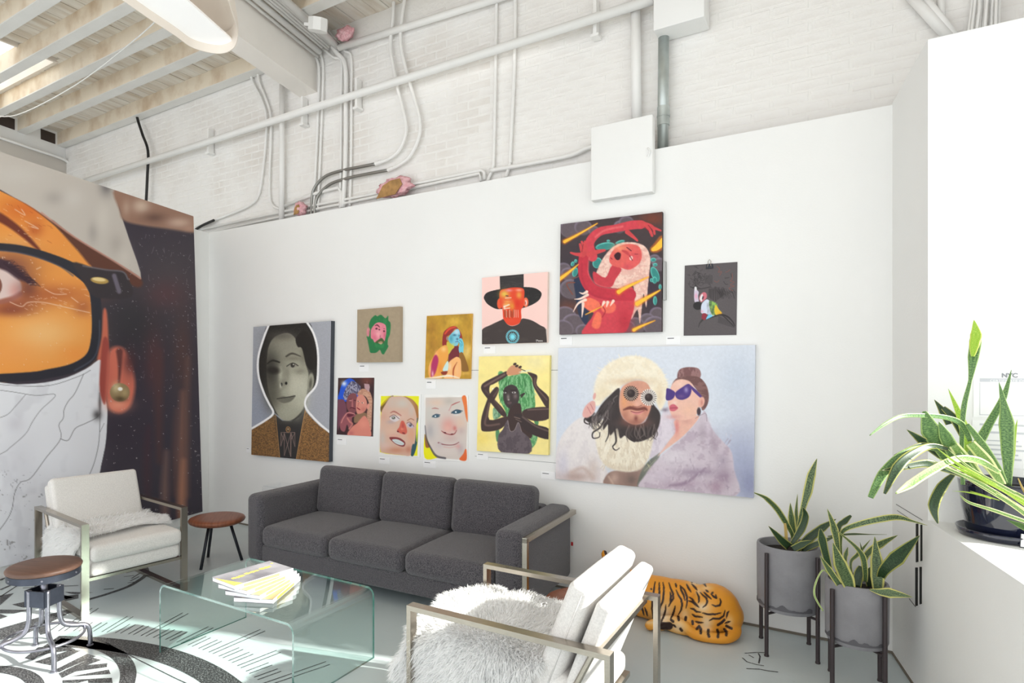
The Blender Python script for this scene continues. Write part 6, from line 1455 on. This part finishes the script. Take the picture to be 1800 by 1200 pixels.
p.line([(306, 420), (304, 560), (370, 680), (500, 724), (680, 730)], [80, 84, 92, 96, 100], (192, 46, 62), 6).line([(350, 430), (345, 560), (420, 650), (560, 680)], 10, AL_, 14, .6).line([(290, 480), (300, 620), (380, 730), (560, 770)], 12, AD, 18, .7)
for L, w in (([(760, 150), (830, 190), (860, 250)], [40, 26, 20]), ([(780, 150), (860, 175), (880, 235)], [34, 24, 18]), ([(790, 150), (870, 185), (930, 208)], [34, 24, 14]), ([(660, 220), (720, 270), (740, 290)], [40, 22, 16]), ([(320, 390), (315, 300)], [40, 20]), ([(300, 400), (275, 320)], [36, 18]), ([(330, 390), (290, 300)], [30, 18]), ([(300, 405), (240, 400), (200, 388)], [40, 24, 14]), ([(350, 400), (420, 380), (475, 368)], [50, 34, 18])): p.line(L, w, (204, 66, 70), 5)
p.line([(800, 180), (835, 215)], 5, (120, 24, 40), 4).line([(830, 165), (868, 215)], 5, (120, 24, 40), 4).line([(290, 380), (300, 320)], 5, (130, 26, 40), 4)
p.poly([(512, 440), (550, 362), (650, 318), (745, 332), (776, 395), (760, 470), (682, 524), (612, 512), (540, 492)], (222, 92, 86), 8).glow(600, 350, 60, 30, (244, 150, 110), .8).glow(720, 420, 50, 50, (214, 76, 84), .7).glow(660, 500, 40, 24, (206, 70, 84), .7)
p.poly([(552, 412), (580, 384), (606, 398), (598, 440), (572, 446)], (54, 16, 26), 6).line([(620, 372), (650, 385), (680, 412)], [14, 26, 12], (198, 66, 70), 8).line([(655, 345), (690, 372)], 8, (96, 24, 40), 5).ell(690, 432, 14, 18, (238, 190, 180), .3).line([(680, 415), (700, 450)], 6, (96, 24, 40), 4).line([(720, 400), (745, 400)], 5, (140, 40, 56), 4).line([(525, 430), (535, 440)], 6, (130, 30, 50), 4)
for L in ([(330, 705), (300, 720), (270, 710)], [(335, 730), (280, 760), (230, 765)], [(320, 770), (260, 800), (220, 868)], [(300, 800), (296, 860), (290, 912)], [(470, 790), (450, 830)], [(500, 790), (490, 830)], [(545, 780), (520, 820)]): p.line(L, [24, 16, 4], HL, 5)
for L, w in (([(150, 298), (260, 240), (415, 150)], [26, 16, 6]), ([(105, 605), (180, 550), (262, 482)], [30, 20, 4]), ([(868, 362), (900, 345), (950, 298)], [30, 46, 60]), ([(590, 706), (660, 665), (830, 585)], [34, 22, 6]), ([(740, 802), (800, 765), (925, 692)], [34, 28, 8]), ([(712, 1015), (770, 985), (884, 938)], [26, 18, 4]), ([(320, 890), (380, 860), (450, 825)], [4, 8, 4])):
    p.line(L, [x * 1.7 for x in w], (226, 110, 30), 14, .6).line(L, w, (252, 190, 56), 6)
p.grain(.06, 20)
p.build('painting', 'square painting of a red figure with pale curls amid falling meteors', .03, (60, 46, 46), BACK)

# ---- dark sketch ------------------------------------------------------------------------------
cp = (1195, 455, 8.573)
p = wallpic(cpx([(75, 100), (868, 45), (852, 1145), (58, 1155)], *cp), .003, cp, (88, 82, 84), 1.25)
p.grain(.06, 8)
BK = (44, 40, 42); r3 = random.Random(4)
for k in range(60):
    x, y = r3.gauss(270, 65), r3.gauss(300, 70); p.line([(x, y), (x + r3.uniform(-40, 40), y + r3.uniform(-30, 30)), (x + r3.uniform(-30, 30), y + r3.uniform(-40, 40))], 6, BK, 5, .6)
for k in range(10): p.line([(370 + k * 13, 240 + r3.uniform(-20, 20)), (380 + k * 12, 370)], 6, BK, 5, .6)
for k in range(22): x = 440 + k * 11; p.line([(x, 440 + r3.uniform(-20, 20)), (x + r3.uniform(-10, 10), 640 - abs(k - 8) * 8)], 9, (50, 44, 46), 6, .7)
for k in range(26): x = 560 + k * 10; p.line([(x, 450 + r3.uniform(-20, 60)), (x + 40, 560 + r3.uniform(-50, 50))], 7, BK, 5, .6)
p.line([(160, 420), (300, 450), (460, 420)], 14, BK, 10, .7).line([(200, 440), (240, 400)], 10, BK, 8)
for L in ([(560, 110), (600, 150), (580, 200), (630, 190), (600, 250)], [(520, 330), (560, 350), (590, 320)], [(790, 220), (790, 300), (760, 330), (820, 350), (760, 390), (820, 410), (740, 440), (800, 480)], [(690, 200), (720, 190), (760, 160)]): p.line(L, 8, (140, 78, 68), 6, .8)
for L in ([(660, 340), (690, 380), (720, 380)], [(680, 290), (740, 280)], [(770, 220), (780, 270)]): p.line(L, 8, BK, 6, .8)
p.poly([(222, 430), (245, 425), (255, 460), (285, 500), (275, 560), (285, 650), (250, 670), (222, 640), (215, 560)], (206, 196, 214), 8).glow(245, 560, 20, 40, (232, 150, 180), .8).poly([(225, 425), (250, 425), (255, 460), (235, 480)], (226, 226, 226), 8)
p.poly([(292, 600), (310, 540), (360, 500), (400, 520), (405, 580), (370, 620), (320, 650)], (206, 110, 124), 8).poly([(300, 600), (320, 545), (345, 530), (345, 600), (325, 640)], (226, 224, 226), 8).poly([(340, 570), (360, 560), (355, 600), (335, 610)], (70, 40, 50), 6)
p.ell(270, 705, 68, 62, (40, 37, 38), 0, 8)
p.poly([(330, 680), (400, 610), (450, 640), (470, 760), (520, 860), (420, 835), (330, 820), (320, 770)], (206, 214, 232), 8).poly([(440, 640), (520, 650), (570, 700), (560, 800), (500, 850), (460, 780)], (140, 186, 90), 10, 1, True, (14, 40, .5, .7), (70, 100, 70)).poly([(540, 690), (590, 760), (632, 810), (600, 850), (540, 840), (520, 780)], (226, 190, 50), 10).glow(600, 820, 30, 20, (236, 160, 40), .9)
p.poly([(395, 910), (440, 835), (490, 855), (470, 890)], (120, 200, 236), 8).poly([(330, 900), (345, 820), (410, 835), (385, 915)], (140, 44, 60), 8).glow(335, 790, 20, 20, (226, 160, 180), .8)
for k in range(8): p.line([(410 + k * 14, 660 + k * 6), (420 + k * 15, 830 + k * 2)], 5, (60, 56, 60), 4, .6)
p.line([(400, 915), (520, 865), (620, 840), (720, 870), (800, 950), (830, 1010)], [8, 18, 26, 26, 20, 8], BK, 8, .9).line([(340, 920), (300, 970), (280, 1030)], [30, 18, 6], (52, 48, 48), 8, .8)
for k in range(16): p.line([(590 + k * 15, 860 + k * 8), (580 + k * 16, 960 + k * 5)], 7, BK, 5, .7)
for k in range(14): p.line([(640 + k * 10, 850 + k * 9), (700 + k * 9, 890 + k * 10)], 10, BK, 6, .6)
DS = p.build('sketch', 'dark grey sketch of a clown-like head held by a binder clip', .003, (84, 78, 80), BACK, 'drawing')
# ---- fur-coat couple ------------------------------------------------------------------------------
cp = (960, 590, 4)
p = wallpic(cpx([(86, 86), (1470, 64), (1458, 1140), (66, 1004)], *cp), .035, cp, (216, 222, 233), 1.1)
for g in ((1380, 900, 200, 300, (164, 170, 198), .9), (1350, 300, 160, 200, (196, 206, 222), .7), (120, 400, 120, 300, (206, 214, 230), .6), (600, 100, 500, 60, (216, 222, 232), .7), (1430, 1050, 80, 120, (132, 136, 172), .7), (1200, 560, 120, 60, (216, 224, 236), .6)): p.glow(*g)
FU, FU2 = (232, 225, 224), (214, 202, 200)
p.poly([(50, 1010), (76, 790), (140, 660), (250, 570), (340, 590), (380, 720), (400, 880), (430, 1050), (60, 1020)], FU, 14, 1, True, (40, 70, .55, .6), (220, 212, 214)).glow(200, 990, 120, 40, (178, 150, 142), .8).glow(120, 900, 40, 100, (200, 196, 214), .6).glow(330, 930, 40, 70, (206, 188, 180), .7).line([(180, 960), (260, 930), (330, 1000)], 26, (196, 172, 164), 24, .7)
p.poly([(420, 1060), (428, 975), (500, 945), (610, 950), (690, 900), (700, 1080)], (150, 122, 112), 10).glow(480, 1000, 30, 40, (196, 166, 152), .8).glow(600, 1010, 40, 40, (110, 94, 88), .8).line([(440, 990), (470, 1040)], 14, (206, 176, 160), 12, .6)
p.poly([(670, 950), (720, 880), (800, 820), (770, 920), (690, 1070), (640, 1060)], (104, 108, 98), 10).line([(710, 900), (750, 930)], 5, (170, 180, 120), 4, .7).line([(690, 950), (770, 870)], 5, (150, 160, 130), 4, .7)
LV = (214, 204, 214)
p.poly([(724, 850), (736, 730), (790, 600), (850, 500), (880, 540), (912, 600), (915, 680), (850, 770), (770, 840)], (222, 212, 222), 12, 1, True, (30, 60, .55, .5), (196, 184, 198)).glow(835, 520, 26, 14, (120, 106, 124), .8)
p.poly([(906, 590), (1050, 560), (1070, 585), (970, 700), (840, 800), (785, 845), (860, 745), (912, 670)], (234, 182, 164), 8).glow(920, 640, 16, 60, (214, 120, 120), .7).glow(990, 600, 40, 20, (210, 150, 140), .6)
p.poly([(655, 1070), (700, 975), (800, 852), (960, 712), (1062, 600), (1112, 530), (1142, 600), (1184, 680), (1262, 762), (1306, 822), (1322, 942), (1334, 1125), (880, 1082)], (206, 193, 204), 12, 1, True, (60, 50, .56, .7), (182, 164, 180))
for g in ((900, 850, 110, 60, (224, 216, 224), .8), (1180, 760, 30, 80, (166, 148, 164), .7), (1050, 960, 160, 30, (150, 130, 152), .7), (1240, 880, 40, 50, (158, 142, 162), .6), (1250, 990, 60, 60, (152, 130, 150), .7), (1100, 680, 30, 60, (166, 150, 164), .6), (980, 1040, 120, 24, (176, 150, 172), .6), (800, 980, 80, 60, (216, 204, 216), .7), (1190, 1060, 60, 40, (166, 138, 156), .7), (1140, 640, 20, 60, (220, 210, 220), .6)): p.glow(*g)
p.line([(870, 1050), (960, 1040), (1060, 980), (1120, 930)], [10, 24, 20, 6], (140, 118, 140), 16, .6)
CRM = (240, 230, 210)
p.poly([(328, 600), (420, 590), (500, 600), (620, 640), (764, 640), (744, 760), (724, 850), (664, 935), (560, 955), (440, 925), (380, 862), (348, 740)], CRM, 16, 1, True, (16, 40, .52, .6), (216, 200, 176)).glow(560, 930, 120, 20, (206, 190, 168), .6)
p.poly([(338, 470), (344, 330), (390, 240), (480, 172), (600, 138), (722, 164), (802, 230), (852, 330), (852, 420), (806, 520), (776, 470), (740, 385), (690, 320), (620, 305), (540, 345), (500, 385), (420, 435), (372, 490)], (246, 236, 214), 16, 1, True, (40, 30, .55, .4), (234, 218, 188)).glow(600, 320, 140, 26, (214, 184, 150), .7).glow(400, 400, 50, 60, (232, 212, 176), .6).glow(800, 420, 30, 80, (222, 196, 158), .6)
for k in range(50):
    a = r3.uniform(2.9, 6.5); rx_, ry_ = 255 * r3.uniform(.8, 1.02), 190 * r3.uniform(.8, 1.05); x, y = 600 + rx_ * math.cos(a), 330 + ry_ * math.sin(a); p.line([(x, y), (x + 22 * math.cos(a), y + 22 * math.sin(a))], [6, 2], (248, 238, 218), 5, .7)
HR = (58, 50, 50)
p.poly([(516, 368), (450, 418), (384, 490), (340, 560), (275, 584), (320, 610), (400, 560), (400, 660), (440, 620), (450, 700), (500, 650), (520, 720), (560, 700), (620, 745), (720, 722), (782, 662), (804, 560), (770, 500), (735, 480), (700, 600), (620, 622), (540, 580), (515, 480)], HR, 8).glow(440, 500, 30, 50, (90, 84, 86), .6).glow(500, 640, 40, 50, (74, 66, 66), .5).glow(740, 640, 30, 50, (80, 70, 70), .5)
for L in ([(330, 570), (280, 575), (270, 606), (300, 620), (318, 600)], [(420, 560), (384, 640), (330, 680), (330, 718), (372, 712), (378, 680)], [(440, 600), (440, 690), (418, 745)], [(480, 640), (492, 740), (468, 780), (490, 804), (516, 788)], [(530, 660), (580, 720), (620, 745)], [(400, 560), (370, 610), (360, 590)]): p.line(L, [14, 11, 8, 6], HR, 5)
for k in range(40):
    x = r3.uniform(330, 500); y = 430 + (500 - x) * .75 + r3.uniform(-10, 60); L_ = r3.uniform(50, 120)
    p.line([(x, y), (x - 20 + r3.uniform(-15, 15), y + L_ * .5), (x - 24 + r3.uniform(-30, 40), y + L_)], [7, 9, 3], r3.choice([(96, 86, 86), (44, 38, 38), (72, 62, 62), (120, 110, 108)]), 5, .7)
for k in range(24):
    x = r3.uniform(560, 780); p.line([(x, 640 + r3.uniform(-20, 20)), (x + r3.uniform(-20, 20), 690), (x + r3.uniform(-30, 30), 720 + r3.uniform(-10, 30))], [9, 10, 3], r3.choice([(84, 72, 70), (46, 38, 38), (110, 98, 94)]), 5, .7)
for k in range(70):
    x = r3.uniform(380, 720); y = r3.uniform(740, 920); p.line([(x, y), (x + (x - 560) * .12, y + r3.uniform(20, 44))], [6, 2], r3.choice([(250, 244, 230), (206, 190, 164), (224, 210, 188)]), 4, .7)
for k in range(90):
    x = r3.uniform(720, 1310); y = r3.uniform(640, 1080)
    if y > 1750 - x * 1.05: p.line([(x, y), (x + r3.uniform(-30, 10), y + r3.uniform(10, 36))], [9, 3], r3.choice([(224, 214, 222), (176, 158, 174), (196, 182, 196), (150, 132, 152)]), 8, .45)
p.poly([(518, 420), (540, 356), (620, 318), (704, 330), (742, 402), (738, 500), (702, 582), (640, 624), (570, 604), (520, 530)], (216, 156, 132), 8)
for g in ((630, 350, 60, 24, (206, 146, 126), .8), (550, 460, 24, 60, (230, 160, 110), .8), (700, 520, 24, 50, (196, 120, 104), .7), (625, 610, 90, 30, (150, 92, 80), .7), (555, 560, 26, 40, (176, 114, 96), .7), (640, 480, 24, 24, (238, 184, 166), .8), (655, 440, 12, 40, (230, 176, 156), .7), (590, 490, 40, 20, (230, 160, 120), .6)): p.glow(*g)
p.line([(545, 520), (590, 506), (640, 516), (690, 510), (710, 522)], [8, 24, 20, 24, 8], (120, 66, 58), 10).poly([(596, 530), (640, 534), (688, 526), (665, 548), (640, 554), (615, 548)], (222, 142, 140), 6).line([(596, 530), (640, 541), (690, 526)], 5, (140, 70, 70), 4).glow(632, 580, 14, 20, (120, 60, 56), .8).line([(610, 494), (640, 500), (670, 490)], 6, (130, 70, 64), 6, .7)
for (cx_, cy_, r0, r1, c1) in ((597, 405, 34, 50, (52, 44, 42)), (722, 433, 34, 56, (236, 230, 224))):
    p.ell(cx_, cy_, r1 - 2, r1 - 2, (226, 206, 190) if r1 < 52 else (90, 80, 78), 0, 5, .8)
    for k in range(22):
        a = 2 * math.pi * k / 22; p.line([(cx_ + (r0 - 6) * math.cos(a), cy_ + (r0 - 6) * math.sin(a)), (cx_ + r1 * math.cos(a), cy_ + r1 * math.sin(a))], [5, 9], c1, 4, 1, False)
    p.ell(cx_, cy_, r0 - 6, r0 - 6, (52, 42, 42), 0, 5).glow(cx_ - 8, cy_ - 10, 14, 14, (90, 76, 74), .7)
p.line([(644, 410), (680, 404)], 4, (90, 70, 70), 4)
p.poly([(256, 545), (276, 495), (320, 458), (345, 470), (342, 530), (300, 572), (264, 572)], (228, 172, 164), 8).line([(290, 500), (315, 545)], 5, (190, 110, 116), 5, .8).line([(312, 480), (332, 520)], 5, (190, 110, 116), 5, .8).ell(340, 425, 10, 24, (228, 170, 160), .2)
p.poly([(922, 282), (940, 236), (1000, 220), (1070, 230), (1088, 276), (1060, 304), (940, 304)], (122, 84, 84), 6, 1, True, (14, 40, .5, .6), (170, 130, 128))
p.poly([(884, 345), (930, 292), (1060, 286), (1122, 340), (1144, 420), (1132, 490), (1096, 522), (1080, 420), (1040, 356), (1010, 330), (930, 318)], (112, 78, 76), 6, 1, True, (40, 16, .52, .5), (150, 112, 108))
p.poly([(866, 400), (890, 335), (940, 306), (1012, 322), (1054, 390), (1082, 440), (1076, 500), (1052, 560), (980, 592), (900, 580), (868, 524), (856, 462)], (238, 190, 172), 7).glow(940, 340, 40, 24, (246, 206, 190), .8).glow(1000, 520, 50, 40, (240, 190, 164), .7).glow(900, 570, 50, 16, (214, 150, 146), .7).glow(905, 470, 16, 12, (246, 214, 200), .8)
PU = (76, 54, 126)
p.poly([(852, 368), (906, 396), (896, 438), (866, 454), (842, 446), (844, 400)], PU, 5).poly([(910, 398), (956, 362), (1002, 338), (1022, 380), (1006, 428), (958, 450), (918, 438)], PU, 5).line([(1004, 345), (1050, 390), (1092, 432)], [12, 22, 16], (84, 60, 130), 5).glow(985, 380, 14, 20, (176, 160, 206), .8).glow(950, 425, 24, 12, (120, 90, 140), .6)
p.poly([(868, 494), (895, 480), (922, 498), (926, 512), (900, 530), (872, 524)], (206, 100, 116), 6).line([(872, 508), (922, 506)], 4, (150, 50, 70), 4).ell(1092, 466, 22, 38, (234, 176, 158), .2, 6).glow(1094, 470, 8, 20, (196, 120, 110), .7).ell(1074, 532, 14, 28, (70, 58, 66), 0, 6).line([(1050, 580), (1120, 545), (1130, 600)], 4, (120, 96, 110), 4, .6)
p.grain(.03, 14)
p.build('painting', 'large painting of a couple in fur coats and sunglasses, lowest on the wall', .035, (214, 218, 230), BACK)

# ---- little caption cards -----------------------------------------------------------------------------
mat('card_white', (248, 248, 248), .7); mat('ink_grey', (110, 110, 112), .8)
CARDS = [((850, 608), (871, 621), 'below the black hat painting'), ((749, 668), (766, 683), 'below the gold painting'), ((631, 640), (648, 653), 'below the green beard canvas'), ((592, 769), (609, 782), 'below the embracing couple print'),
         ((666, 803), (685, 816), 'below the toothy face study'), ((744, 809), (766, 823), 'below the smiling face study'), ((838, 795), (858, 808), 'below the yellow painting'), ((984, 591), (1006, 606), 'below the red figure painting'),
         ((1171, 591), (1196, 605), 'left of and below the dark sketch'), ((951, 828), (976, 843), 'left of the fur coat couple painting'), ((433, 786), (441, 795), 'peeking out left of the grey portrait')]
for (x0, y0), (x1, y1), lb in CARDS:
    a, b2 = ony(x0, y0, YW - .004), ony(x1, y1, YW - .004)
    o = MB().box((a.x, YW - .004, b2.z), (b2.x, YW - .0005, a.z)).build('caption_card', 'card_white'); tag(o, 'small white caption card ' + lb, 'card', 'caption cards on the white wall')
    w, h = b2.x - a.x, a.z - b2.z
    if w > .04:
        MB().box((a.x + w * .1, YW - .0045, a.z - h * .3), (a.x + w * .55, YW - .0041, a.z - h * .2)).build('caption_line', 'ink_grey', o)
# binder clip on the sketch
c = ony(1247, 465, YW - .012)
bc = thing('binder_clip', 'small black binder clip gripping the top of the dark sketch', 'clip', c)
MB().prism([(-.022, 0, -.024), (.022, 0, -.024), (.017, 0, .006), (-.017, 0, .006)], (0, .008, 0)).build('jaw', 'black_metal', bc)
MB().tube([(-.012, -.001, -.018), (-.008, -.003, .0), (-.009, .003, .022), (0, .003, .034), (.009, .003, .022), (.008, -.003, .0), (.012, -.001, -.018)], .0016, 6).build('wire_handle', 'brushed_steel', bc, True)
# slim metal strip beside the red painting
A, B = ony(1166, 460, YW - .01), ony(1171, 527, YW - .01)
tag(MB().box((A.x, YW - .02, B.z), (B.x, YW, A.z)).build('metal_strip', 'emt'), 'slim grey metal strip at the right edge of the red painting', 'strip')
# permits taped to the window jamb
mat('ink_pale', (206, 208, 212), .8); mat('band_grey', (204, 206, 212), .8); mat('ink_mid', (150, 152, 158), .8)
def permit(x0, x1, y0, y1, label, rows, title=None):
    a, b2 = ony(x0, y0, YJ - .003), ony(x1, y1, YJ - .003)
    t = MB().box((a.x, YJ - .003, b2.z), (b2.x, YJ - .0005, a.z)).build('permit_sheet', 'card_white'); tag(t, label, 'paper')
    for (xa, xb, ya, yb, m_) in rows:
        p_, q_ = ony(xa, ya, YJ - .0035), ony(xb, yb, YJ - .0035)
        MB().box((p_.x, YJ - .0036, q_.z), (q_.x, YJ - .0031, p_.z)).build('printed_band', m_, t)
    if title:
        for (tx, tpx, tpy, tsz) in title:
            cu = bpy.data.curves.new('lettering', 'FONT'); cu.body = tx; cu.size = tsz; cu.extrude = .0002; cu.offset = .0012 if tx == 'NYC' else 0
            o = bpy.data.objects.new('lettering', cu); COL.objects.link(o); p_ = ony(tpx, tpy, YJ - .0045); o.location = p_; o.rotation_euler = (math.pi / 2, 0, 0)
            dg = bpy.context.evaluated_depsgraph_get(); me = bpy.data.meshes.new_from_object(o.evaluated_get(dg)); bpy.data.objects.remove(o, do_unlink=True)
            l_ = link('lettering', me, 'ink_mid' if tx == 'NYC' else 'card_white', None); l_.location = p_; l_.rotation_euler = (math.pi / 2, 0, 0); child(l_, t)
    return t
permit(1711, 1830, 648, 736, 'white printed permit headed NYC on the window jamb', [(1722, 1830, 664.5, 671.5, 'band_grey'), (1722, 1830, 729, 731, 'band_grey'), (1722, 1723, 672, 729, 'ink_pale')], [('NYC', 1760.5, 663, .026), ('CERTIFICATE OF', 1740, 671, .016)])
permit(1709, 1830, 738, 826, 'second white printed permit below the NYC permit on the jamb', [(1720, 1830, 757, 765, 'band_grey'), (1722, 1830, 747, 747.6, 'ink_pale')] + [(1722, 1790 + 6 * (k % 3), 774 + 8 * k, 775 + 8 * k, 'ink_pale') for k in range(5)])
